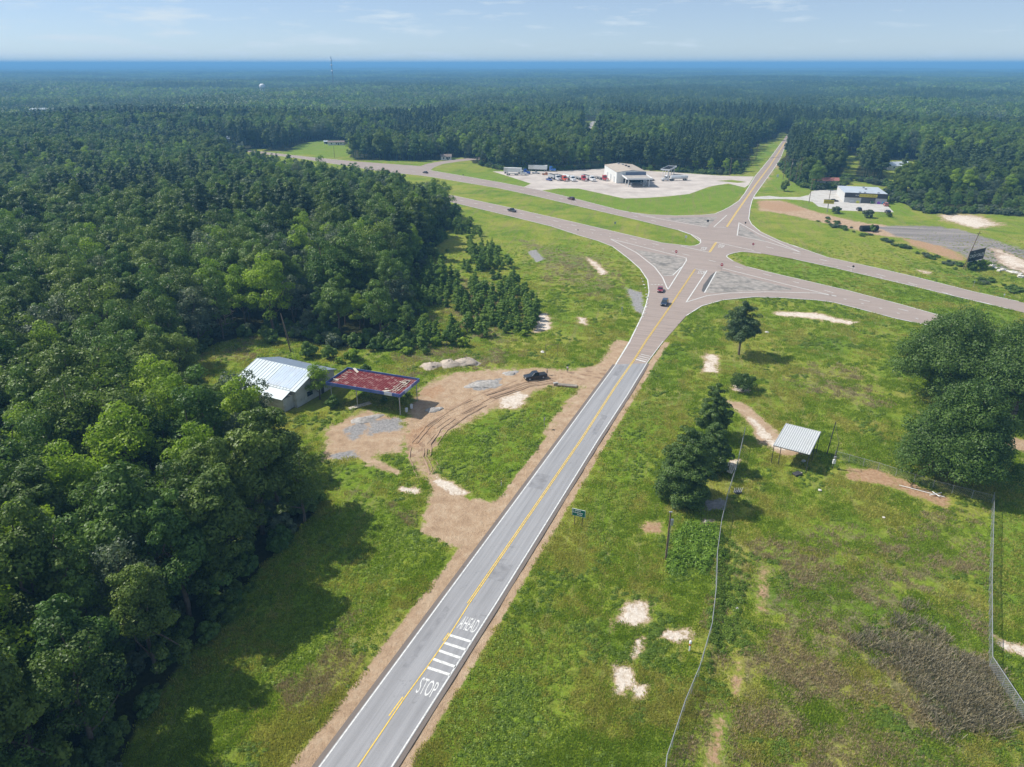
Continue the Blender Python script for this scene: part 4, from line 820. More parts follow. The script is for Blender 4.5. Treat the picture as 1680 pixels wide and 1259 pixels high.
# ------------------------------------------------------------ utility poles with wires
def upole(label, px, py, h, arm=2.4, az=0.0, tr=False, lean=(0, 0), grp=None):
    t = pole('utility_pole', label, px, py, h, .17, lean, wood, 'utility pole', grp); t.rotation_euler = (0, 0, az)
    if arm: MB().box((lean[0] * .94, lean[1] * .94, h * .94), (arm, .12, .14)).build('crossarm', wood, t)
    for s in (-1, 0, 1) if arm else (): MB().tube((lean[0] * .94 + s * arm * .45, lean[1] * .94, h * .94 + .07), (lean[0] * .94 + s * arm * .45, lean[1] * .94, h * .94 + .3), .05, n=6).build('insulator', white, t)
    if tr: MB().tube((.4, -.2, h * .76), (.4, -.2, h * .84), .28).build('transformer', steel, t)
    return t
UP = [('leftmost wooden utility pole beside the side road', 1284.5, 295.5, 16, 2.6, False), ('utility pole carrying two pale transformers right of the dark rounded tree', 1294.5, 301.5, 15.5, 2.8, True), ('plain utility pole third from the side road', 1305, 300, 12, 2.2, False), ('tall utility pole in front of the dark pines by the store drive', 1310, 303.5, 17, 3.2, False), ('lamp pole at the entrance of the store parking lot', 1327, 333.5, 12, 0, False), ('wooden pole at the left edge of the store parking lot', 1358, 339.5, 9, 0, False)]
for lb, px, py, h, arm, tr in UP: upole(lb, px, py, h, arm, R(5), tr)
upole('thin leaning utility pole behind the ridge of the metal roof', 477, 577, 10.5, 0, 0, False, (-1.4, .4)); upole('tall leaning utility pole beside the billboard', 1580, 441, 14, 1.6, R(-10), False, (2.6, .6)); upole('pole on the lawn beyond the highway, below the mobile home', 549, 259, 9, 0, 0)
upole('wooden pole at the far edge of the gravel lot', 1197, 289, 12, 1.8, R(20)); upole('wooden pole at the corner of the side road grass', 1240, 262, 12, 1.8, R(60))
def wires(label, P, sag=1.2, off_=(0,)):
    t = MB()
    for d in off_:
        for (x0, y0, z0), (x1, y1, z1) in zip(P[:-1], P[1:]):
            last = None
            for i in range(9): f = i / 8; q = (x0 + (x1 - x0) * f + d, y0 + (y1 - y0) * f, z0 + (z1 - z0) * f - sag * 4 * f * (1 - f)); 
            pts = [(x0 + (x1 - x0) * i / 8 + d, y0 + (y1 - y0) * i / 8, z0 + (z1 - z0) * i / 8 - sag * 4 * (i / 8) * (1 - i / 8)) for i in range(9)]
            for a, b_ in zip(pts[:-1], pts[1:]): t.tube(a, b_, .035, n=4, caps=False)
    o = t.build('power_line', dark); tag(o, label, 'power line')
wires('power lines strung across the side road between utility poles', [(*G(1197, 289), 11.4), (*G(1284.5, 295.5), 15.2), (*G(1294.5, 301.5), 14.8), (*G(1310, 303.5), 16.2)], 1.0, (-1, 0, 1))
wires('service wire from the leaning pole to the metal roof', [(G(477, 577)[0] - 1.3, G(477, 577)[1] + .4, 10.2), (-51, 155, 6.4)], .5)
wires('service wire between the poles beside the metal shelter', [(G(1356.5, 745)[0] + .6, G(1356.5, 745)[1] + .3, 6.8), (G(1365.5, 768)[0] + .3, G(1365.5, 768)[1] + .1, 5.5)], .2)

# ------------------------------------------------------------ heaps, rocks, litter
def heap(name, label, px, py, a, b_, h, m, az=0.0, seed=1, cat='heap', group=None):
    rng = np.random.default_rng(seed); x, y = G(px, py); n, k = 22, 7; vs, fs = [], []
    for j in range(k + 1):
        f = j / k
        for i in range(n):
            th = 2 * math.pi * i / n; w = 1 + .16 * math.sin(3 * th + seed) + rng.normal(0, .09) + .1 * math.sin(2 * th + 2 * seed); r = (1 - f) * w
            vs.append((a * r * math.cos(th), b_ * r * math.sin(th), -.1 + (h + .1) * (1 - (1 - f) ** 1.6) * (1 + rng.normal(0, .10))))
    for j in range(k):
        for i in range(n): fs.append((j * n + i, j * n + (i + 1) % n, (j + 1) * n + (i + 1) % n, (j + 1) * n + i))
    mb = MB(); mb.add(vs, fs, 0, True); o = mb.build(name, m); o.location = (x, y, 0); o.rotation_euler = (0, 0, az); return tag(o, label, cat, group)
sandy = M('pale_sand_heap', (.40, .34, .285), .95, .2, 1.5, bump=.6, dirt=(.25, .2, .15))
heap('sand_heap', 'left of the three pale sand heaps above the dirt track', 709, 601, 3.2, 2.3, 1.0, sandy, .2, 1); heap('sand_heap', 'middle one of the three pale sand heaps, partly weedy', 738, 598, 3.3, 2.4, 1.15, sandy, 0, 2); heap('sand_heap', 'right and largest of the three pale sand heaps', 765, 595, 3.6, 2.5, 1.25, sandy, -.2, 3)
heap('gravel_heap', 'flat grey gravel heap on the dirt track', 794, 631, 4.6, 2.1, .55, gravel_m, .35, 5); heap('gravel_heap', 'low grey gravel spread behind the black pickup', 838, 612, 2.2, 1.4, .3, gravel_m, .2, 6); heap('rubble_heap', 'low heap of grey rubble in the yard before the canopy', 600, 688, 3.6, 1.8, .5, gravel_m, .5, 7); heap('rubble_heap', 'grey concrete rubble beside the old tank footings right of the canopy', 712, 672, 2.2, 1.2, .35, gravel_m, .6, 8)
rockm = M('white_rock', (.56, .53, .49), .9, .15, 1, bump=.4)
def rock(label, px, py, s, seed, grp=None, z=0):
    rng = np.random.default_rng(seed); bm = bmesh.new(); bmesh.ops.create_icosphere(bm, subdivisions=2, radius=1)
    ax = rng.uniform(.6, 1.2, 3) * s; ph = rng.uniform(0, 6, 3)
    for v in bm.verts: q = v.co * (1 + .22 * math.sin(4 * v.co.x + ph[0]) * math.sin(4 * v.co.y + ph[1]) + .12 * math.sin(7 * v.co.z + ph[2])); v.co = Vector((q.x * ax[0], q.y * ax[1], max(-.2, q.z * ax[2] * .6)))
    me = bpy.data.meshes.new('rock'); bm.to_mesh(me); bm.free(); me.materials.append(rockm); o = link(bpy.data.objects.new('rock', me)); x, y = G(px, py); o.location = (x, y, z + .08); tag(o, label, 'rock', grp)
rr = random.Random(9)
for i in range(16): t_ = i / 15; rock('white rock in the broken row right of the billboard', 1614 + t_ * 62 + rr.uniform(-3, 3), 435 + t_ * 19 + rr.uniform(-3, 3), rr.uniform(.5, 1.3), 30 + i, 'white rocks right of the billboard')
for i in range(14): t_ = i / 13; rock('white stone on the outer edge of the turn ramp', 1050.5 + 11 * math.sin(t_ * 2.6) , 452 + t_ * 68, rr.uniform(.25, .5), 60 + i, 'white stones along the turn ramp')
for px, py, s, lb in ((1209, 1000, .35, 'pale rock at the lower bend of the long fence'), (1200, 546, .6, 'pale rock right of the lone pine crown'), (1258, 546, .6, 'pale white boulder in the field right of the lone pine'), (890, 578, .6, 'white boulder in the weeds above the pickup'), (1345, 805, .3, 'white piece of debris in the field below the shelter'), (1450, 850, .3, 'white plank piece in the middle of the right field')): rock(lb, px, py, s, int(px))
conc_w = M('white_pipe_plastic', (.74, .74, .72), .5, .05)
def pile(name, label, cat, px, py, items, m):
    x, y = G(px, py); t = thing(name, label, cat, (x, y, 0))
    for nm, a, b_, r in items: MB().tube(a, b_, r, n=8).build(nm, m, t)
pile('pipe_cross', 'white plastic pipes lying crossed on the orange clay by the far fence', 'pipe', 1530, 812, [('pipe', (-4.5, 3.0, .12), (1.6, -.9, .12), .06), ('pipe', (-.9, -.6, .3), (1.6, .2, .3), .08), ('pipe', (.2, .6, .3), (.6, -1.0, .3), .08)], conc_w)
x, y = G(1203, 772); t = thing('plank_stack', 'weathered white planks leaning by the fence below the slim pine', 'planks', (x, y, 0), R(62)); 
for i in range(4): MB().box((0, i * .35, .25 + .06 * i), (3.6, .22, .08), .05 * i).build('plank', pale_sheet, t)
x, y = G(1210, 809); t = thing('scrap_heap', 'small heap of dark scrap with light bars beside the fence', 'scrap', (x, y, 0)); MB().box((0, 0, .2), (1.1, .8, .4), .3).build('crate', dark, t)
for i in range(5): MB().tube((-.8 + .3 * i, -.4, .35), (-.4 + .35 * i, .5, .75), .05).build('bar', steel, t)
x, y = G(1131, 1068); t = thing('warning_marker', 'white and orange pipeline marker post near the fence', 'marker', (x, y, 0)); MB().tube((0, 0, 0), (0, 0, .95), .10, n=10).build('post', white_s, t); MB().tube((0, 0, .95), (0, 0, 1.3), .13, n=10).build('orange_band', M('orange_plastic', (.65, .16, .02), .5), t); MB().lathe([(.17, 1.3), (.17, 1.62), (.1, 1.72), (.01, 1.74)], 12).build('cap', white_s, t)
x, y = G(835, 804); t = thing('delineator_post', 'thin white delineator post in the grass near the lower entrance', 'marker', G(822.5, 798) + (0,)); MB().box((0, 0, .6), (.12, .05, 1.2)).build('post', white_s, t); MB().box((0, -.03, 1.05), (.1, .02, .2)).build('reflector', lampr, t)
x, y = G(931, 633); t = thing('culvert_slab', 'broken concrete culvert slab at the upper entrance of the dirt track', 'slab', (x, y, 0), R(-12)); MB().box((0, 0, .15), (4.6, 1.1, .22)).build('slab', M('weathered_slab', (.22, .195, .165), .9, .3, .8), t, .05); MB().box((-.4, -.75, .1), (5.6, .2, .2), R(-3)).build('log', wood, t); MB().box((-2.9, .5, .2), (1.2, .8, .3), .5).build('rubble', gravel_m, t, .05)
x, y = G(1425, 379); t = thing('culvert_pipe', 'black corrugated pipe section lying in the weeds by the asphalt pad', 'pipe', (x, y, 0), R(5)); mb = MB()
for i in range(14): mb.tube((-4 + i * .58, 0, 1.25), (-4 + i * .58 + .34, 0, 1.25), 1.3, n=18); mb.tube((-4 + i * .58 + .34, 0, 1.25), (-4 + i * .58 + .58, 0, 1.25), 1.2, n=18)
mb.build('pipe', black, t); MB().tube((4.1, 0, 1.25), (4.16, 0, 1.25), 1.05, n=18).build('opening', dark, t)
x, y = G(905, 584); t = thing('goal_frame', 'thin two-post frame standing in the grass above the pickup', 'frame', (x, y, 0), R(0))
for a in (-1.6, 1.6): MB().tube((a, 0, 0), (a, 0, 3.2), .06, n=6).build('post', wood, t)
MB().tube((-1.6, 0, 3.1), (1.6, 0, 3.1), .05, n=6).build('crossbar', wood, t)
for px, py, lb in ((675, 670, 'white bucket on the footing under the canopy corner'), (667, 676, 'smaller white drum beside the bucket under the canopy corner')):
    x, y = G(px, py); t = thing('drum', lb, 'drum', (x, y, 0)); MB().lathe([(.3, 0), (.32, .3), (.3, .6), (.32, .9), (.28, .95), (.01, .95)], 14).build('shell', white, t); MB().tube((0, 0, .95), (0, 0, .99), .1, n=8).build('lid', steel, t)
x, y = G(592, 668); t = thing('fallen_beam', 'pale fallen beams on the dark ground under the red canopy', 'beam', (x, y, 0), R(35))
for i in range(3): MB().box((0, i * .45, .15), (5.2, .22, .16), .03 * i).build('timber', pale_sheet, t)
for px, py, lb, w_ in ((1308, 779, 'black tarp lying in the shade under the metal shelter', 1.6), (1318, 758, 'grey tub standing under the metal shelter', .7)):
    x, y = G(px, py); t = thing('debris', lb, 'debris', (x, y, 0), .4); MB().box((0, 0, .2), (w_, w_ * .7, .35)).build('body', sil_s if w_ < 1 else dark, t, .08); MB().box((w_ * .5, .1, .12), (w_ * .4, .5, .12), .6).build('lid', pale_sheet, t)

# ------------------------------------------------------------ vegetation
NPR = np.random.default_rng(11)
def leafmat(name, c_lo, c_hi, trans=.36):
    m, n, b, oc = newmat(name)
    oi = n.new('ObjectInfo'); c = n.ramp(oi.outputs['Random'], [(0, c_lo), (1, c_hi)])
    t = n.attr('tint'); c = n.mix(1.0, c, n.ramp(t, [(0, (.60, .64, .6)), (.5, (1, 1, 1)), (1, (1.55, 1.42, 1.1))]), 'MULTIPLY')
    n.put(b.inputs['Base Color'], c); b.inputs['Roughness'].default_value = .48; b.inputs['Specular IOR Level'].default_value = .26
    tr = n.new('BsdfTranslucent'); n.put(tr.inputs[0], n.mix(1.0, c, (1.15, 1.25, .7), 'MULTIPLY'))
    mx = n.new('MixShader'); mx.inputs[0].default_value = trans; n.l.new(b.outputs[0], mx.inputs[1]); n.l.new(tr.outputs[0], mx.inputs[2])
    n.l.new(mx.outputs[0], m.node_tree.nodes['Material Output'].inputs[0]); return m
L_dark = leafmat('dark_green_leaves', (.062, .112, .020), (.148, .212, .038), .28)
L_mid = leafmat('green_leaves', (.076, .150, .028), (.150, .235, .044), .3)
L_bright = leafmat('yellow_green_leaves', (0.202, 0.311, 0.027), (0.269, 0.370, 0.042), .45)
L_grey = leafmat('grey_green_leaves', (.080, .118, .070), (.135, .175, .100), .28)
L_pine = leafmat('pine_needles', (.044, .084, .032), (.075, .122, .044), .18)
L_oak = leafmat('oak_leaves', (.072, .132, .026), (.098, .165, .034), .28)
L_ypine = leafmat('young_pine_needles', (.135, .235, .040), (.205, .31, .055), .35)
L_bush = leafmat('bushy_pine_needles', (.074, .130, .030), (.094, .155, .036), .22)
bark = M('grey_brown_bark', (.13, .10, .078), .95, .3, 3, bump=.5)
deadwood = M('bleached_dead_wood', (.30, .26, .22), .9, .2, 3)

def unit(v): return v / np.maximum(np.linalg.norm(v, axis=-1, keepdims=True), 1e-9)
def leafquads(P, N, s, rng, aspect=.62):
    """one quad per point P with normal near N"""
    n = len(P); N = unit(N + rng.normal(0, .42, (n, 3)) + (0, 0, .2))
    T = unit(np.cross(N, rng.normal(0, 1, (n, 3)))); B = np.cross(N, T)
    s = (s * rng.uniform(.65, 1.35, n))[:, None]
    a, b_ = T * s, B * s * aspect
    return np.stack([P - a * .9 - b_ * .4, P - a * .1 - b_, P + a - b_ * .1, P + a * .1 + b_], 1).reshape(-1, 3)
def clumps(cent, rad, nleaf, leaf, rng, low=-.55, squash=.8):
    Vs, Ts = [], []
    for c, r in zip(cent, rad):
        k = int(nleaf * (r / np.mean(rad)) ** 2)
        d = unit(rng.normal(0, 1, (k * 2, 3))); d = d[d[:, 2] > low][:k]
        rr = r * rng.uniform(.55, 1.12, len(d)) ** .6
        P = c + d * rr[:, None] * (1, 1, squash)
        Vs.append(leafquads(P, d, leaf, rng)); Ts.append(np.repeat(np.clip(rng.normal(.5, .16) + rng.normal(0, .12, len(d)), 0, 1), 4))
    V = np.concatenate(Vs); return V, np.concatenate(Ts)
def crown_mesh(name, V, T, mat):
    F = np.arange(len(V)).reshape(-1, 4); me = mesh_np(name, V, F, {'tint': T}); me.materials.append(mat); return me
def limb(mb, p, q, r0, r1, rng, bend=.08, n=4):
    p, q = np.array(p, float), np.array(q, float); L = np.linalg.norm(q - p); last = p
    for i in range(1, n + 1):
        t = i / n; x = p + (q - p) * t + (rng.normal(0, bend * L * .5, 3) if i < n else 0)
        mb.tube(last, x, r0 + (r1 - r0) * (i - 1) / n, r0 + (r1 - r0) * t, 6, caps=False); last = x
def dome(d, rr, R_, H):
    t = np.clip((d[:, 2:] + 1) / 2, 0, 1) ** .9; w = np.sqrt(np.clip(1.02 - (t * rr) ** 2, .05, 1)); h = unit(d[:, :2] + 1e-6); ph = np.arctan2(h[:, 1], h[:, 0])[:, None]; w = w * (1 + .16 * np.sin(3 * ph + 1 + 4 * t) + .12 * np.sin(5 * ph + 2 - 6 * t))
    return np.concatenate([h * R_ * w * np.clip(rr, .5, 1) * np.random.default_rng(3).uniform(.22, 1.12, rr.shape) ** .5, H * (.07 + .86 * t * np.clip(rr + .1, 0, 1))], 1)
def broad_tree(seed, R_, H, mat, ncl=52, nleaf=260, leaf=.185, base=.16, shape='round', limbs=7, kr=(.20, .34)):
    rng = np.random.default_rng(seed); zc, hz = H * (base + (1 - base) / 2), H * (1 - base) / 2
    d = unit(rng.normal(0, 1, (ncl * 6, 3))); d = d[d[:, 2] > -.8]
    keep = []
    for v in d:                                           # spread the clumps apart
        if all(v @ w < .96 - .16 * (len(keep) < ncl * .5) for w in keep): keep.append(v)
        if len(keep) == ncl: break
    d = np.array(keep); rr = rng.uniform(.62, .92, len(d))[:, None]
    k = rng.uniform(kr[0], kr[1], len(d)) * R_
    if shape == 'tall': w = 1 - .55 * np.clip(d[:, 2], 0, 1)[:, None]
    else: w = 1 - .15 * np.clip(d[:, 2], 0, 1)[:, None]
    cent = np.concatenate([d[:, :2] * R_ * rr * w, d[:, 2:] * hz * rr], 1) + (0, 0, zc)
    if shape.startswith('lobes'):
        nl = int(shape[5:]); per = max(6, ncl // nl); cs, ks = [], []
        for q in range(nl):
            az = 6.283 * (q * .382 + rng.uniform(-.06, .06)) * 1.618; top = q / max(1, nl - 1); rad = R_ * (1 - .85 * top ** 1.6) * rng.uniform(.52, .72); lr = R_ * rng.uniform(.30, .46) * (1 - .1 * top)
            lc = np.array([math.cos(az) * rad, math.sin(az) * rad, H * (base + .12 + (.80 - base) * top * rng.uniform(.85, 1.05))])
            dd = unit(rng.normal(0, 1, (per * 3, 3))); dd = dd[dd[:, 2] > -.45][:per]
            cs.append(lc + dd * lr * (1, 1, .72) * rng.uniform(.75, 1.15, (len(dd), 1))); ks.append(lr * rng.uniform(.26, .52, len(dd)))
            limbs = max(limbs, nl)
        cent = np.concatenate(cs); cent[:, 2] = np.maximum(cent[:, 2], .8); k = np.concatenate(ks)
    if shape == 'dome': cent = dome(d, rr, R_, H)
    inner = unit(rng.normal(0, 1, (ncl // 4, 3))) * (R_ * .4, R_ * .4, hz * .5) + (0, 0, zc)
    V, T = clumps(np.concatenate([cent, inner]), np.concatenate([k, np.full(len(inner), R_ * .34)]), nleaf, leaf, rng)
    mb = MB(); limb(mb, (0, 0, -.3), (rng.normal(0, .2), rng.normal(0, .2), H * .62), R_ * .065, R_ * .03, rng, .03, 5)
    for i in rng.choice(len(cent), min(limbs, len(cent)), False):
        z = H * rng.uniform(base * .8, .55); limb(mb, (0, 0, z), cent[i], R_ * .03, R_ * .008, rng, .1)
    return crown_mesh('crown', V, T, mat), mb
def pine_tree(seed, R_, H, mat, base=.35, nleaf=150, leaf=.17, whorls=11, conic=.75, per=7):
    rng = np.random.default_rng(seed); cent, rad = [], []; mb = MB()
    limb(mb, (0, 0, -.3), (rng.normal(0, .15), rng.normal(0, .15), H * .97), R_ * .055, R_ * .012, rng, .012, 6)
    for i in range(whorls):
        t = i / (whorls - 1); z = H * (base + (1 - base) * t * .97); ro = R_ * ((1 - t) ** conic * .95 + .10) * min(1, .72 + 1.3 * t)
        for j in range(max(2, int(per * (1 - t * .55)))):
            a = rng.uniform(0, 6.28); rr = ro * rng.uniform(.55, 1.05)
            c = np.array([math.cos(a) * rr, math.sin(a) * rr, z + rng.normal(0, H * .02) + rr * .10])
            cent.append(c); rad.append(R_ * rng.uniform(.20, .32) * (1 - .45 * t)); cent.append(c * (.55, .55, 1)); rad.append(R_ * .26 * (1 - .4 * t)); cent.append(c * (.22, .22, 1)); rad.append(R_ * .22 * (1 - .4 * t))
            if rng.random() < .55: limb(mb, (0, 0, z - rr * .1), c, R_ * .018, R_ * .006, rng, .05, 2)
    V, T = clumps(np.array(cent), np.array(rad), nleaf, leaf, rng, low=-.35, squash=.62)
    return crown_mesh('crown', V, T, mat), mb
PROTO = {}
LIB = bpy.data.collections.new('tree_library')            # joined copies for the far wood; not linked to the scene
def proto(key, cm, mb):
    tm = mb.build('trunk', bark); bpy.data.objects.remove(tm) if False else None
    PROTO[key] = (cm, tm.data); C.objects.unlink(tm); bpy.data.objects.remove(tm)
for i in range(3):
    proto(('dark', i), *broad_tree(20 + i, 5.4, 16.5 + i, L_dark, 64, 220, .185, .14, ('lobes7', 'round', 'lobes6')[i])); proto(('mid', i), *broad_tree(30 + i, 5.1, 16 + i, L_mid, 60, 220, .185, .14, ('round', 'lobes8', 'tall')[i]))
for i in range(2):
    proto(('bright', i), *broad_tree(40 + i, 4.8, 16, L_bright, 50, 250, .19, .16, 'tall')); proto(('grey', i), *broad_tree(50 + i, 5.2, 15, L_grey, 50, 270, .18))
    proto(('tall', i), *broad_tree(60 + i, 3.9, 18, L_mid, 54, 200, .185, .14, 'tall'))
    proto(('pine', i), *pine_tree(70 + i, 3.8, 19, L_pine, .42)); proto(('sapling', i), *pine_tree(80 + i, 1.5, 4.8, L_ypine, .02, 60, .12, 9, .7, 7))
proto(('sapling', 2), *broad_tree(86, 1.6, 4.4, L_ypine, 20, 130, .14, .04, 'tall'))
proto(('shrub', 0), *broad_tree(90, 1.5, 2.2, L_mid, 16, 150, .15, .02)); proto(('shrub', 1), *broad_tree(91, 1.6, 2.0, L_bright, 16, 150, .15, .02)); proto(('shrub', 2), *broad_tree(92, 1.5, 2.0, L_grey, 18, 150, .14, .02))
proto(('shrub', 3), *broad_tree(93, 1.5, 2.2, L_dark, 16, 160, .15, .02))
def place(key, name, label, cat, x, y, sc, group=None, rz=None):
    cm_, tm_ = PROTO[key]; o = thing(name, label, cat, (x, y, 0), random.uniform(0, 6.28) if rz is None else rz, group)
    o.scale = sc if isinstance(sc, tuple) else (sc, sc, sc)
    for nm, me in (('trunk', tm_), ('crown', cm_)): link(bpy.data.objects.new(nm, me), o)
    return o
TAKEN = []
def solo(key, name, label, cat, px, py, sc, group=None, rz=None):
    x, y = G(px, py); TAKEN.append((x, y, 5.2 if key[0] == 'bright' else 3.0)); return place(key, name, label, cat, x, y, sc, group, rz)
# --- the trees one can point to
proto(('lone', 0), *pine_tree(101, 5.0, 14.2, L_pine, .36, 200, .16, 9, .35, 8))
proto(('pyr', 0), *pine_tree(102, 4.9, 14, L_bush, .05, 250, .155, 16, .42, 11)); proto(('pyr', 1), *pine_tree(103, 4.0, 9.5, L_bush, .06, 210, .15, 13, .42, 9)); proto(('pyr', 2), *pine_tree(104, 3.4, 11.5, L_bush, .18, 190, .15, 13, .36, 8))
proto(('oak', 0), *broad_tree(111, 11.4, 17, L_oak, 330, 300, .20, .02, 'lobes15', limbs=34)); proto(('oak', 1), *broad_tree(112, 13, 20.5, L_oak, 330, 320, .21, .10, 'lobes15', limbs=40)); proto(('oak', 2), *broad_tree(113, 13, 21, L_oak, 320, 320, .21, .22, 'lobes14', limbs=36))
proto(('flat', 0), *broad_tree(114, 3.4, 3.6, L_dark, 22, 190, .16, .35))
solo(('lone', 0), 'pine_tree', 'lone tall pine with bare trunk standing in the open field below the right turn ramp', 'tree', 1212, 582, 1.0)
solo(('flat', 0), 'small_tree', 'small flat-topped dark tree in the field between the lone pine and the metal shelter', 'tree', 1219, 641, 1.0)
solo(('pyr', 0), 'pine_tree', 'largest bushy pyramid-shaped pine beside the chain-link fence', 'tree', 1122, 822, 1.0)
solo(('pyr', 1), 'pine_tree', 'lower bushy pine squeezed between the big pine and the fence', 'tree', 1166, 770, 1.0)
solo(('pyr', 2), 'pine_tree', 'slim upright pine at the far end of the fence row, near the sandy path', 'tree', 1168, 716, 1.0)
solo(('oak', 0), 'oak_tree', 'broad round oak with branches to the ground behind the chain-link fence corner', 'tree', 1558, 782, .95)
solo(('oak', 1), 'oak_tree', 'wide dark oak behind the round oak, reaching over the highway edge', 'tree', 1548, 655, .98)
solo(('oak', 2), 'oak_tree', 'big dark oak at the right picture edge with leaning bare lower trunk', 'tree', 1657, 690, .98)
TAKEN += [(*G(1700, 640), 8)]
solo(('oak', 2), 'oak_tree', 'dark oak partly outside the right picture edge beside the highway', 'tree', 1745, 640, .95, rz=2)
solo(('bright', 1), 'vine_tree', 'leafy tree growing up between the metal roof and the red canopy', 'tree', 525, 655, (.66, .66, .58))
for px, py, k, s, lb in ((580, 592, 1, 1.5, 'bright green bush behind the red canopy'), (557, 596, 1, .8, 'small yellowish bush in front of the bright bush behind the canopy'), (505, 585, 0, 1.7, 'green bush behind the ridge of the metal roof'), (540, 588, 0, 1.5, 'dense green bush between the metal roof and the bright bush'),
                         (447, 562, 0, 1.6, 'rounded bush beside the leaning utility pole behind the metal roof'), (760, 568, 1, 1.2, 'bright small bush at the edge of the cleared ground above the sand heaps'), (655, 572, 1, 1.4, 'light green bush at the edge of the wood behind the canopy'),
                         (548, 668, 0, 1.2, 'dark bush at the foot of the vine tree by the red canopy'), (630, 660, 0, .6, 'small green weed bush under the middle of the red canopy'), (668, 650, 1, .6, 'small light green bush at the right end of the red canopy'), (600, 612, 0, 1.0, 'green bush just behind the far edge of the red canopy'), (1371, 350, 2, 1.7, 'grey-green ornamental tree beside the yellow pylon sign'), (1423, 357, 2, 1.9, 'grey-green ornamental tree in the middle of the store frontage'), (1458, 356, 3, 1.0, 'dark low bush at the right corner of the store parking lot'),
                         (1597, 443, 3, 1.6, 'dark bush under the roadside billboard'), (1612, 441, 1, 1.6, 'light green bush right of the billboard posts'), (1430, 380, 0, 1.3, 'bush beside the black culvert pipe'), (1287, 314, 3, 2.3, 'dark rounded tree on the lawn beside the side road')):
    solo(('shrub', k), 'bush', lb, 'bush', px, py, s if py != 314 else (1.6, 1.6, 3.2))
for px, py, k, s, lb in ((232, 850, 'bright', 1.38, 'bright yellow-green dome-shaped tree in the middle of the left foreground wood'), (150, 915, 'bright', 1.3, 'tallest bright green tree in the left foreground wood, below the yellow-green dome'), (88, 1020, 'bright', 1.25, 'ragged bright green tree lower left of the tallest bright tree in the foreground wood'),
                         (278, 745, 'bright', 1.35, 'light green narrow-topped tree left of the metal-roofed store'), (357, 530, 'bright', 1.25, 'small lime-coloured tree standing out in the dark wood behind the store'), (450, 548, 'bright', 1.5, 'big light green tree behind the leaning utility pole'), (75, 810, 'bright', 1.15, 'slender light green tree at the left edge of the wood'),
                         (505, 440, 'bright', 1.35, 'light green spreading tree in front of the tall dark pines'), (455, 838, 'dark', 1.25, 'large dark spreading tree at the sandy-yard end of the foreground wood'), (500, 855, 'dark', .8, 'dark tree at the outer right corner of the foreground wood'), (330, 940, 'dark', 1.15, 'dark broad tree at the middle of the foreground wood edge'),
                         (345, 860, 'bright', 1.2, 'thin light green tree between two dark trees of the foreground wood'), (150, 1180, 'mid', 1.1, 'green rounded tree at the lower edge of the foreground wood'), (60, 1230, 'mid', .9, 'green tree at the bottom left picture corner'), (560, 552, 'mid', 1.15, 'bushy green tree behind the red canopy'), (625, 556, 'mid', 1.05, 'leafy tree right of the bushy green tree behind the canopy'),
                         (660, 452, 'pine', 1.35, 'tall dark pine at the right end of the wood behind the store'), (690, 425, 'pine', 1.1, 'dark pine next to the young pines'), (625, 440, 'pine', 1.15, 'dark conical pine beside the two dead trees'), (415, 745, 'grey', 1.2, 'grey-green tree hiding the corner of the metal roof'), (725, 470, 'sapling', 2.2, 'big dark pyramid sapling in the middle of the clearing')):
    solo((k, 0 if px % 2 else 1), 'pine_tree' if k == 'pine' else 'sapling' if k == 'sapling' else 'broadleaf_tree', lb, 'tree', px, py, s)
def dead_tree(px, py, H, label, seed):
    x, y = G(px, py); TAKEN.append((x, y, 3)); t = thing('dead_tree', label, 'tree', (x, y, 0)); rng = np.random.default_rng(seed)
    tb = MB(); limb(tb, (0, 0, -.2), (.3, .2, H), .26, .05, rng, .02, 6); tb.build('trunk', deadwood, t); bb = MB()
    for i in range(26):
        z = H * rng.uniform(.25, .97); a = rng.uniform(0, 6.28); L = (H - z) * .35 + rng.uniform(.8, 2.6); q = (math.cos(a) * L, math.sin(a) * L, z + L * rng.uniform(.1, .7))
        limb(bb, (.3 * z / H, .2 * z / H, z), q, .09, .03, rng, .14, 3)
        for _ in range(3): w = np.array(q) * (.75, .75, 1) + rng.normal(0, .1, 3); limb(bb, w, w + rng.normal(0, .8, 3) + (0, 0, .4), .04, .02, rng, .1, 2)
    bb.build('bare_crown', deadwood, t)
for i, (px, py, s) in enumerate(((918, 272, .55), (934, 270, .6), (950, 271, .62), (968, 269, .6), (984, 270, .55), (1140, 281, .6), (1165, 283, .62), (1190, 284, .65), (1206, 284, .55), (860, 276, .55))):
    solo(('bright', i % 2), 'broadleaf_tree', 'low yellow-green tree in the thicket behind the gravel lot' if i < 5 or i == 9 else 'low light green tree at the wood edge right of the diesel canopy', 'tree', px, py, s, 'yellow-green thicket behind the gravel lot' if i < 5 or i == 9 else 'light green trees right of the diesel canopy')
dead_tree(577, 445, 15, 'taller bare dead tree in the wood behind the store', 5); dead_tree(556, 480, 12, 'shorter bare dead tree in front of the taller dead one', 6); dead_tree(372, 545, 8, 'thin bare dead tree under the lime-coloured tree', 8)

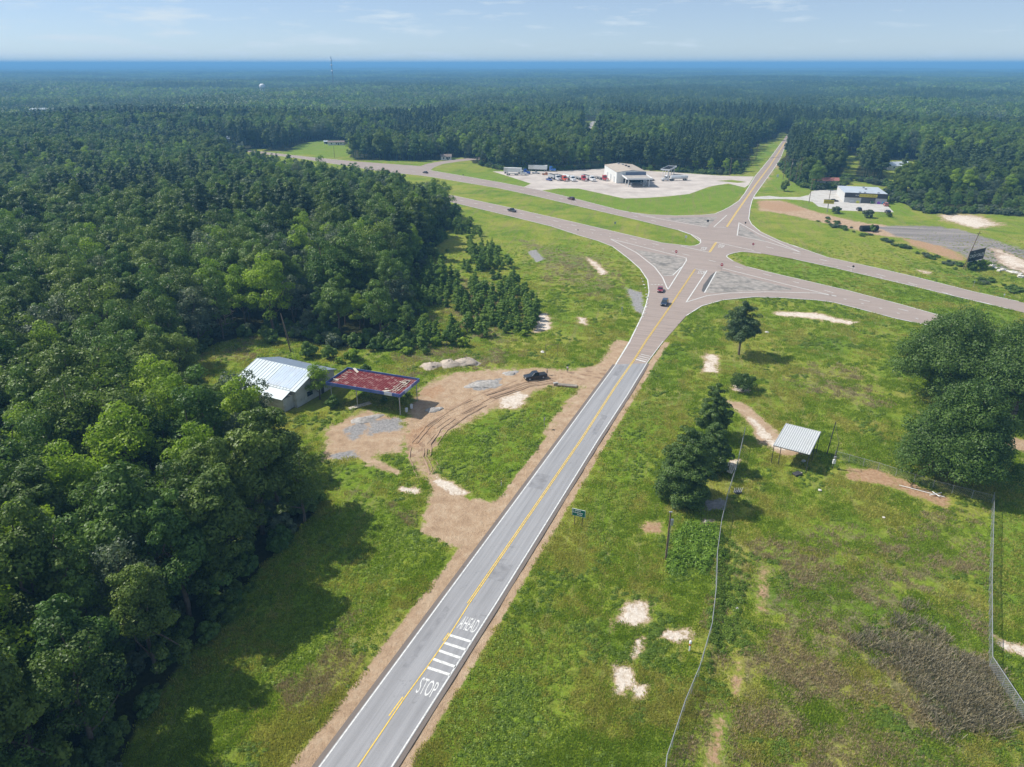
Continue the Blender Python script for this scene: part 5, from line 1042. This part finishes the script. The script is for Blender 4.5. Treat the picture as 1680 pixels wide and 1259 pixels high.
# --- woods: nearest trees one by one, the rest as one object
def in_view(x, y, pad=6):
    dep = y * CP + CAM_H * SP
    return abs(x) / max(dep, 1) < .735 + pad / max(dep, 1) and y > 38
def pdens(x, y): return float(vnoise(np.array([x]), np.array([y]), 95, 3)[0])
cand = []
for (r0, r1, st) in ((30, 430, 6.0), (430, 1000, 7.2)):
    ny = int(r1 / st) + 2; nx = int(.95 * r1 / st) + 2
    gx, gy = np.meshgrid(np.arange(-nx, nx + 1) * st, np.arange(0, ny + 1) * st)
    gx = gx + (np.round(gy / st) % 2) * st / 2; gx, gy = gx.ravel() + NPR.uniform(-.36, .36, gx.size) * st, gy.ravel() + NPR.uniform(-.36, .36, gy.size) * st
    d = np.hypot(gx, gy); k = (d >= r0) & (d < r1) & (gy > 34)
    k &= np.abs(gx) / (gy * CP + CAM_H * SP) < .735 + 12 / (gy * CP + CAM_H * SP)
    gx, gy, d = gx[k], gy[k], d[k]
    k = sdist(OPEN, gx, gy) < -2.2
    for P in CLEAR: k &= sdist(P, gx, gy) < -2.5
    k &= ~((np.abs(gx + 54) < 16) & (np.abs(gy - 150) < 14))
    for a, b_, rad in TAKEN: k &= np.hypot(gx - a, gy - b_) > rad + 1.2
    cand += list(zip(gx[k], gy[k], d[k]))
cand.sort(key=lambda t: t[2])
HIDE_LOW = GP([(370,300),(560,330),(747,360),(747,322),(560,280),(370,243)])          # low wood between the two carriageways' sight lines
SPEC = {'dark': 'dark green', 'mid': 'mid-green', 'bright': 'light green', 'grey': 'grey-green', 'tall': 'narrow green', 'pine': 'dark'}
def zone(x, y):
    if y < 152 and x < -15: return 'in the foreground wood left of the road', 'trees of the left foreground wood'
    if x < -12 and y < 330: return 'in the wood behind the metal-roofed store', 'trees of the wood behind the old store'
    if x < 40: return 'in the wood along the divided highway', 'trees of the wood along the highway'
    return 'in the wood on the far right side', 'trees of the far right wood'
CX, CYY = np.array([c[0] for c in cand]), np.array([c[1] for c in cand]); SDO = sdist(OPEN, CX, CYY); HLO = inside(HIDE_LOW, CX, CYY); PND = vnoise(CX, CYY, 95, 3); STAND = vnoise(CX, CYY, 60, 14); HTS = vnoise(CX, CYY, 85, 16)
rest = []; cnt = {'b': 0, 'p': 0}
for ci_, (x, y, d) in enumerate(cand):
    r = random.random(); pn = PND[ci_]
    st_ = STAND[ci_]
    if pn > .68: key = 'pine' if r < .8 else 'dark'
    elif x < -15 and y < 150: key = 'dark' if r < .46 else 'grey' if r < .62 else 'mid' if r < .84 else 'tall' if r < .93 else 'bright'
    elif st_ > .58: key = 'mid' if r < .45 else 'tall' if r < .62 else 'bright' if r < .74 else 'grey' if r < .9 else 'dark'
    else: key = 'dark' if r < .44 else 'mid' if r < .62 else 'grey' if r < .78 else 'tall' if r < .90 else 'bright' if r < .95 else 'pine'
    s = random.uniform(.82, 1.22) * (1.18 if x < -12 and y < 330 else 1.0)
    if SDO[ci_] > -9 and y < 330: s *= random.uniform(.7, .95)
    if HLO[ci_]: s *= .66 if x > -110 else .5
    if d > 420: s *= .78 + .5 * HTS[ci_]
    if x > 150 and y < 400: s *= .55
    if -62 < x < -18 and 165 < y < 205: s *= random.uniform(.5, .8)
    i = random.randrange(3 if key in ('dark', 'mid') else 2); c = 'p' if key == 'pine' else 'b'
    lim = 250 if c == 'b' else 140
    if cnt[c] < lim and in_view(x, y):
        cnt[c] += 1; z, g = zone(x, y)
        place((key, i), 'pine_tree' if c == 'p' else 'broadleaf_tree', f"{SPEC[key]} {'pine' if c == 'p' else 'broadleaf tree'} {z}", 'tree', x, y, (s * random.uniform(.9, 1.1), s * random.uniform(.9, 1.1), s), ('pines ' if c == 'p' else 'broadleaf ') + g)
    else: rest.append((x, y, s, key, i))
# saplings on the cleared ground
SAP = GP([(690,372),(752,352),(800,400),(838,440),(850,470),(884,505),(868,562),(780,575),(660,572),(655,520),(692,452),(720,420)])
GAP = GP([(690,395),(770,400),(780,450),(840,470),(800,480),(740,470),(700,430)])
tries = 0; nsap = 0
while nsap < 290 and tries < 20000:
    tries += 1; x, y = random.uniform(-60, 15), random.uniform(160, 370); ax, ay = np.array([x]), np.array([y])
    if not inside(SAP, ax, ay)[0] or (inside(GAP, ax, ay)[0] and random.random() < .85): continue
    if vnoise(ax, ay, 11, 4)[0] < .38 or any(math.hypot(x - a, y - b_) < 1.35 for a, b_, _ in TAKEN): continue
    TAKEN.append((x, y, 1)); nsap += 1; k = random.choice((0, 1, 2, 2))
    place(('sapling', k), 'sapling', 'young green pine on the cleared ground beside the wood' if k < 2 else 'young leafy tree on the cleared ground beside the wood', 'sapling', x, y, random.uniform(.55, 1.25), 'young pines on the cleared ground' if k < 2 else 'young leafy trees on the cleared ground')
SHR = GP([(640,455),(700,372),(752,352),(800,392),(840,440),(880,510),(868,566),(760,585),(640,580)]); nb = tries = 0
while nb < 75 and tries < 6000:
    tries += 1; x, y = random.uniform(-75, 15), random.uniform(158, 370); ax, ay = np.array([x]), np.array([y])
    if not inside(SHR, ax, ay)[0] or vnoise(ax, ay, 12, 9)[0] < .42: continue
    nb += 1; k = random.choice((0, 1, 1, 0)); q = random.uniform(.5, 1.25)
    place(('shrub', k), 'bush', 'low green bush among the young pines on the cleared ground' if k == 0 else 'low light green bush among the young pines on the cleared ground', 'bush', x, y, (q, q, q * random.uniform(.6, 1.3)), 'green bushes on the cleared ground' if k == 0 else 'light green bushes on the cleared ground')
# scrub along the old asphalt pad and below the store woods
SCR = [((1345,364),(1470,402),22), ((1470,402),(1575,440),26), ((1590,458),(1690,482),16), ((1462,330),(1560,352),12), ((1560,345),(1690,352),10), ((1350,356),(1400,378),5)]
for (a, b_, k) in SCR:
    for i in range(k):
        t = (i + .5) / k; px, py = a[0] + (b_[0] - a[0]) * t, a[1] + (b_[1] - a[1]) * t; x, y = G(px, py)
        place(('shrub', random.choice((0, 2, 3, 0))), 'scrub_bush', 'scrubby green bush along the old asphalt pad' if a[1] > 355 else 'scrubby green bush at the edge of the right-hand wood', 'bush', x + random.uniform(-3, 3), y + random.uniform(-4, 4), (lambda q: (q, q * 1.2, q * .55))(random.uniform(.5, 1.15)) if a[1] > 355 else random.uniform(.9, 2.0), 'scrub bushes by the asphalt pad' if a[1] > 355 else 'scrub bushes below the right-hand wood')

# --- geometry-nodes scatter for what nobody could count
def scatter(name, pts, sources, label, cat):
    """pts: rows x, y, z, scale, rotz, index"""
    pts = np.asarray(pts, float); me = bpy.data.meshes.new(name); me.vertices.add(len(pts)); me.vertices.foreach_set('co', pts[:, :3].astype(np.float32).ravel())
    for nm, col, ty in (('isc', 3, 'FLOAT'), ('irot', 4, 'FLOAT'), ('iid', 5, 'INT')):
        at = me.attributes.new(nm, ty, 'POINT'); at.data.foreach_set('value', pts[:, col].astype(np.int32 if ty == 'INT' else np.float32))
    o = link(bpy.data.objects.new(name, me)); tag(o, label, cat, kind='stuff')
    lib = bpy.data.collections.new(name + '_library')
    for i, parts in enumerate(sources):
        mm = bpy.data.objects.new(f'source_{i:02d}', parts); lib.objects.link(mm)
    ng = bpy.data.node_groups.new(name, 'GeometryNodeTree')
    ng.interface.new_socket('Geometry', in_out='INPUT', socket_type='NodeSocketGeometry'); ng.interface.new_socket('Geometry', in_out='OUTPUT', socket_type='NodeSocketGeometry')
    N = ng.nodes; gi, go = N.new('NodeGroupInput'), N.new('NodeGroupOutput'); ip = N.new('GeometryNodeInstanceOnPoints'); ci = N.new('GeometryNodeCollectionInfo')
    ci.inputs['Collection'].default_value = lib; ci.inputs['Separate Children'].default_value = True; ci.inputs['Reset Children'].default_value = True
    def at(nm, ty): a = N.new('GeometryNodeInputNamedAttribute'); a.data_type = ty; a.inputs['Name'].default_value = nm; return a.outputs['Attribute']
    cxz = N.new('ShaderNodeCombineXYZ'); er = N.new('FunctionNodeEulerToRotation'); Lk = ng.links.new
    Lk(at('irot', 'FLOAT'), cxz.inputs[2]); Lk(cxz.outputs[0], er.inputs[0]); Lk(er.outputs[0], ip.inputs['Rotation'])
    Lk(gi.outputs[0], ip.inputs['Points']); Lk(ci.outputs[0], ip.inputs['Instance']); ip.inputs['Pick Instance'].default_value = True
    Lk(at('iid', 'INT'), ip.inputs['Instance Index']); Lk(at('isc', 'FLOAT'), ip.inputs['Scale']); Lk(ip.outputs[0], go.inputs[0])
    md = o.modifiers.new('scatter', 'NODES'); md.node_group = ng; return o
def joined(cm_, tm_):
    """crown and trunk as one mesh for the far wood"""
    bm = bmesh.new(); bm.from_mesh(cm_); nf = len(bm.faces); bm.from_mesh(tm_); bm.faces.ensure_lookup_table()
    for f in bm.faces[nf:]: f.material_index = 1
    me = bpy.data.meshes.new('far_tree'); bm.to_mesh(me); bm.free(); me.materials.clear(); me.materials.append(cm_.materials[0]); me.materials.append(bark); return me
KEYS = [k for k in PROTO if k[0] in ('dark', 'mid', 'bright', 'grey', 'tall', 'pine')]; KI = {k: i for i, k in enumerate(KEYS)}
scatter('woodland', [(x, y, 0, s, random.uniform(0, 6.28), KI[(k, i)]) for x, y, s, k, i in rest], [joined(*PROTO[k]) for k in KEYS], 'dense mixed pine and broadleaf wood filling the middle distance', 'woodland')
def patch(seed, size, mats, step=8.6, leaf=.8, per=110, hm=15.5):
    rng = np.random.default_rng(seed); Vs, Ts, Ms = [], [], []
    for a in np.arange(-size / 2 + step / 2, size / 2, step):
        for c in np.arange(-size / 2 + step / 2, size / 2, step):
            x, y = a + rng.uniform(-2.4, 2.4), c + rng.uniform(-2.4, 2.4); r = rng.uniform(3.4, 6.0) if step > 7 else rng.uniform(2.6, 4.0); h = hm * rng.uniform(.78, 1.15); m = rng.choice(len(mats), p=[.52, .38, .10][:len(mats)] if len(mats) == 3 else [.8, .2])
            conic = mats[m] is L_pine
            d = unit(rng.normal(0, 1, (per, 3))); d = d[d[:, 2] > -.35]; k = len(d)
            lump = 1 + .22 * np.sin(d[:, 0] * 5 + rng.uniform(0, 6)) * np.sin(d[:, 1] * 5 + rng.uniform(0, 6))
            P = np.array([x, y, h - r]) + d * (r * lump)[:, None] * ((.75, .75, 1.5) if conic else (1, 1, 1.05))
            Vs.append(leafquads(P, d, leaf * (.8 if conic else 1), rng, .8)); Ts.append(np.repeat(np.clip(rng.normal(.5, .32) + rng.normal(0, .12, k), 0, 1), 4)); Ms.append(np.full(k, m))
    V = np.concatenate(Vs); me = mesh_np('wood_patch', V, np.arange(len(V)).reshape(-1, 4), {'tint': np.concatenate(Ts)})
    for m in mats: me.materials.append(m)
    me.polygons.foreach_set('material_index', np.concatenate(Ms).astype(np.int32)); return me
PS = 44.0
patches = [patch(1, PS, [L_dark, L_mid, L_bright]), patch(2, PS, [L_mid, L_dark, L_grey]), patch(3, PS, [L_grey, L_dark, L_mid]), patch(4, PS, [L_pine, L_dark], 5.6, .65, 60, 17), patch(5, PS, [L_pine, L_dark], 5.6, .65, 60, 13), patch(6, PS, [L_dark, L_pine, L_mid]), patch(7, PS, [L_mid, L_grey, L_bright])]
CLEAR4 = G(75, 193)
lightn = lambda x, y: .6 * float(vnoise(np.array([x]), np.array([y * .55]), 420, 31)[0]) + .4 * float(vnoise(np.array([x]), np.array([y * .6]), 150, 32)[0])
hts = lambda x, y: float(vnoise(np.array([x]), np.array([y * .7]), 210, 33)[0])
pp = []
for iy in range(int(980 / PS), int(9500 / PS)):
    y0 = iy * PS; w = int((.76 * (y0 * CP + CAM_H * SP) + 120) / PS)
    for ix in range(-w, w + 1):
        x, y = ix * PS + random.uniform(-6, 6), y0 + random.uniform(-6, 6); d = math.hypot(x, y)
        if d < 985 or d > 9300: continue
        if abs(x - CLEAR4[0]) < 45 and abs(y - CLEAR4[1]) < 45: continue
        pn = pdens(x * .32, y * .32); z = 0
        pp.append((x, y, z + random.uniform(-1.5, 1.5), random.uniform(.92, 1.12) * (.72 + .5 * hts(x, y)), random.choice((0, 1.5708, 3.1416, 4.7124)), random.choice((3, 4, 3, 5)) if pn > .60 else random.choice((6, 6, 1, 0)) if lightn(x, y) > .56 else random.choice((0, 2, 5, 2))))
px_, py_ = np.array([p[0] for p in pp]), np.array([p[1] for p in pp]); zt = terrain(px_, py_)
pp = [(p[0], p[1], p[2] + float(z), *p[3:]) for p, z in zip(pp, zt)]
scatter('distant_forest', pp, patches, 'continuous dark forest fading to blue towards the horizon', 'forest')
print('TREES', cnt, 'rest', len(rest), 'patches', len(pp), 'sap', nsap)

# ------------------------------------------------------------ weeds and tall grass
def blades(seed, n, h, w, spread, mat, lean=.5):
    rng = np.random.default_rng(seed); a = rng.uniform(0, 6.28, n); r = spread * np.sqrt(rng.uniform(0, 1, n)); base = np.stack([np.cos(a) * r, np.sin(a) * r, np.zeros(n)], 1)
    b_ = rng.uniform(0, 6.28, n); dirv = np.stack([np.cos(b_), np.sin(b_), np.zeros(n)], 1); side = np.stack([-np.sin(b_), np.cos(b_), np.zeros(n)], 1)
    hh = (h * rng.uniform(.5, 1.2, n))[:, None]; L = (rng.uniform(.2, 1, n) * lean)[:, None]; up = np.array([0, 0, 1.0])
    tip = base + up * hh + dirv * hh * L; ww = w * rng.uniform(.6, 1.3, n)[:, None]
    V = np.stack([base - side * ww, base + side * ww, tip + side * ww * .5, tip - side * ww * .5], 1).reshape(-1, 3)
    me = mesh_np('tuft', V, np.arange(len(V)).reshape(-1, 4), {'tint': np.repeat(rng.uniform(.1, .9, n), 4)}); me.materials.append(mat); return me
def weed(seed, r, h, n, leaf, mat):
    rng = np.random.default_rng(seed); d = unit(rng.normal(0, 1, (n * 2, 3))); d = d[d[:, 2] > 0][:n]; k = rng.uniform(.5, 1.05, len(d))[:, None]
    P = d * k * (r, r, h); V = leafquads(P, d + (0, 0, .5), leaf, rng); me = mesh_np('weed', V, np.arange(len(V)).reshape(-1, 4), {'tint': np.repeat(np.clip(rng.normal(.5, .25, len(d)), 0, 1), 4)}); me.materials.append(mat); return me
T_green = leafmat('green_grass_blades', (.21, .31, .030), (.28, .37, .045), .45); T_yel = leafmat('yellowish_grass_blades', (.36, .37, .08), (.44, .40, .13), .45); T_dry = leafmat('dry_weed_stems', (.30, .245, .16), (.40, .325, .22), .35); T_dark = leafmat('dark_weeds', (.12, .20, .024), (.17, .25, .034), .4); T_kudzu = leafmat('kudzu_leaves', (.125, .225, .024), (.175, .285, .036), .35); T_brush = leafmat('bare_brush_twigs', (.17, .155, .105), (.26, .225, .155), .3)
SRC = [blades(1, 40, .24, .05, .75, T_green), blades(2, 40, .24, .05, .75, T_yel), blades(3, 34, .30, .035, .6, T_dry), weed(4, .55, .28, 60, .11, T_dark), weed(5, .6, .3, 60, .11, T_green), blades(6, 90, .5, .03, .9, T_brush, 1.2), weed(7, .8, .8, 110, .12, T_kudzu), weed(8, .7, .6, 90, .11, T_dark)]
def fmask(P, x, y, w): return softmask(P, x, y, w)
N0 = 120000
u, v = NPR.uniform(0, 1, N0), NPR.uniform(0, 1, N0)
gy = 44 + 290 * v ** 1.7; gx = (u * 2 - 1) * (.75 * (gy * CP + CAM_H * SP) + 4)
k = inside(OPEN, gx, gy) & (sdist(OPEN, gx, gy) > -1)
bare = np.zeros(N0)
for key in ('dirt', 'clay', 'gravel', 'sand'):
    for P, w in FEAT[key]: bare = np.maximum(bare, softmask(P, gx, gy, w * 1.6))
k &= (bare + .5 * (vnoise(gx, gy, 2.4, 6) - .5)) < .42
MAINP = strip(off(MAIN_L, .6), off(MAIN_R, -.5)); k &= sdist(MAINP, gx, gy) < -.3
for q in (NEAR_UP + NEAR_OUT, FAR_UP + FAR_DN, NOSE, TOP): k &= sdist(GP(q), gx, gy) < -.6
k &= ~((np.abs(gx + 52) < 14) & (np.abs(gy - 151) < 11))
gx, gy = gx[k], gy[k]; n_ = len(gx)
dry = np.zeros(n_); lush = np.zeros(n_)
for P, w in FEAT['dry']: dry = np.maximum(dry, softmask(P, gx, gy, w * 2))
for P, w in FEAT['lush']: lush = np.maximum(lush, softmask(P, gx, gy, w * 2))
BRUSH = GP(FEAT_BRUSH); KUD = GP([(1104,880),(1130,862),(1172,850),(1177,900),(1168,935),(1135,928),(1118,945),(1100,925),(1108,900)])
br = softmask(BRUSH, gx, gy, 6) * .6 + 1.1 * (vnoise(gx, gy, 8, 51) * .65 + vnoise(gx, gy, 2.6, 52) * .35 - .42); br = np.where(softmask(BRUSH, gx, gy, 7) > .02, br, 0); ku = softmask(KUD, gx, gy, 2.5) + .8 * (vnoise(gx, gy, 2.2, 53) - .5) * (softmask(KUD, gx, gy, 4) > .02)
big_n = vnoise(gx, gy, 9, 21) * .6 + vnoise(gx, gy, 3.2, 22) * .4; r = NPR.uniform(0, 1, n_)
idx_ = np.where(big_n + .25 * (r - .5) > .56, 1, 0); idx_ = np.where(vnoise(gx, gy, 5, 23) * .7 + .3 * r > .70, 3, idx_); idx_ = np.where((dry > .5) & (vnoise(gx, gy, 4, 24) + .5 * (r - .5) > .52), 2, idx_)
idx_ = np.where((lush > .5) & (r < .5), 4, idx_); idx_ = np.where(br - .22 > .70 * r, 5, idx_); idx_ = np.where((br > .4) & (NPR.uniform(0, 1, n_) > .80), 3, idx_); idx_ = np.where(ku > .4, np.where(r < .8, 6, 4), idx_); k2 = softmask(GP([(1178,875),(1212,895),(1226,960),(1192,1060),(1160,1105),(1166,1000),(1177,930)]), gx, gy, 1.5); idx_ = np.where((k2 > .4) & (r < .7), 7, idx_)
keep = (vnoise(gx, gy, 6, 26) * .6 + .4 * NPR.uniform(0, 1, n_) > .33) | (br > .4) | (ku > .4)
sc_ = NPR.uniform(.6, 1.25, n_) * np.where(idx_ == 5, 1.25, 1) * np.where(ku > .4, 1.3, 1) * np.clip(.75 + gy / 400, .8, 1.5) * np.clip((338 - gy) / 120, .15, 1)
pts = np.stack([gx, gy, np.full(n_, -.07), sc_, NPR.uniform(0, 6.28, n_), idx_], 1)[keep]
scatter('grass_and_weeds', pts, SRC, 'rough grass, weeds and low brush covering the open fields', 'grass')
# shrubs under the wood's edge
ug = []
for i in range(len(OPEN)):
    a, b_ = np.array(OPEN[i]), np.array(OPEN[(i + 1) % len(OPEN)]); L = np.linalg.norm(b_ - a)
    if L > 900: continue
    for s_ in np.arange(0, L, 1.1):
        p = a + (b_ - a) * s_ / L; d = (b_ - a) / L; q = p + np.array((-d[1], d[0])) * NPR.uniform(-1, 9)
        if q[1] < 40 or q[1] > 560 or not in_view(*q): continue
        if q[0] > -8 and q[1] < 330: continue
        ug.append((q[0], q[1], -.1, NPR.uniform(.7, 1.7), NPR.uniform(0, 6.28), NPR.integers(0, 4)))
scatter('understory', ug, [joined(*PROTO[('shrub', i)]) for i in (0, 2, 3, 0)], 'tangled undergrowth filling the edges of the woods', 'undergrowth')
print('TUFTS', len(pts), 'UNDER', len(ug))

# ------------------------------------------------------------ air
hm = bpy.data.materials.new('hazy_air'); hm.use_nodes = True; hn = hm.node_tree; hn.nodes.clear()
ho = hn.nodes.new('ShaderNodeOutputMaterial'); hv = hn.nodes.new('ShaderNodeVolumePrincipled'); hn.links.new(hv.outputs[0], ho.inputs['Volume'])
hv.inputs['Color'].default_value = (.22, .53, .90, 1); hv.inputs['Density'].default_value = 2.5e-4; hv.inputs['Anisotropy'].default_value = 0.0
hz_ = MB().box((0, 17500, 43.5), (70000, 37400, 91)).build('haze', hm); hz_['kind'] = 'stuff'; hz_['label'] = 'thin blue haze in the air'; hz_['category'] = 'haze'
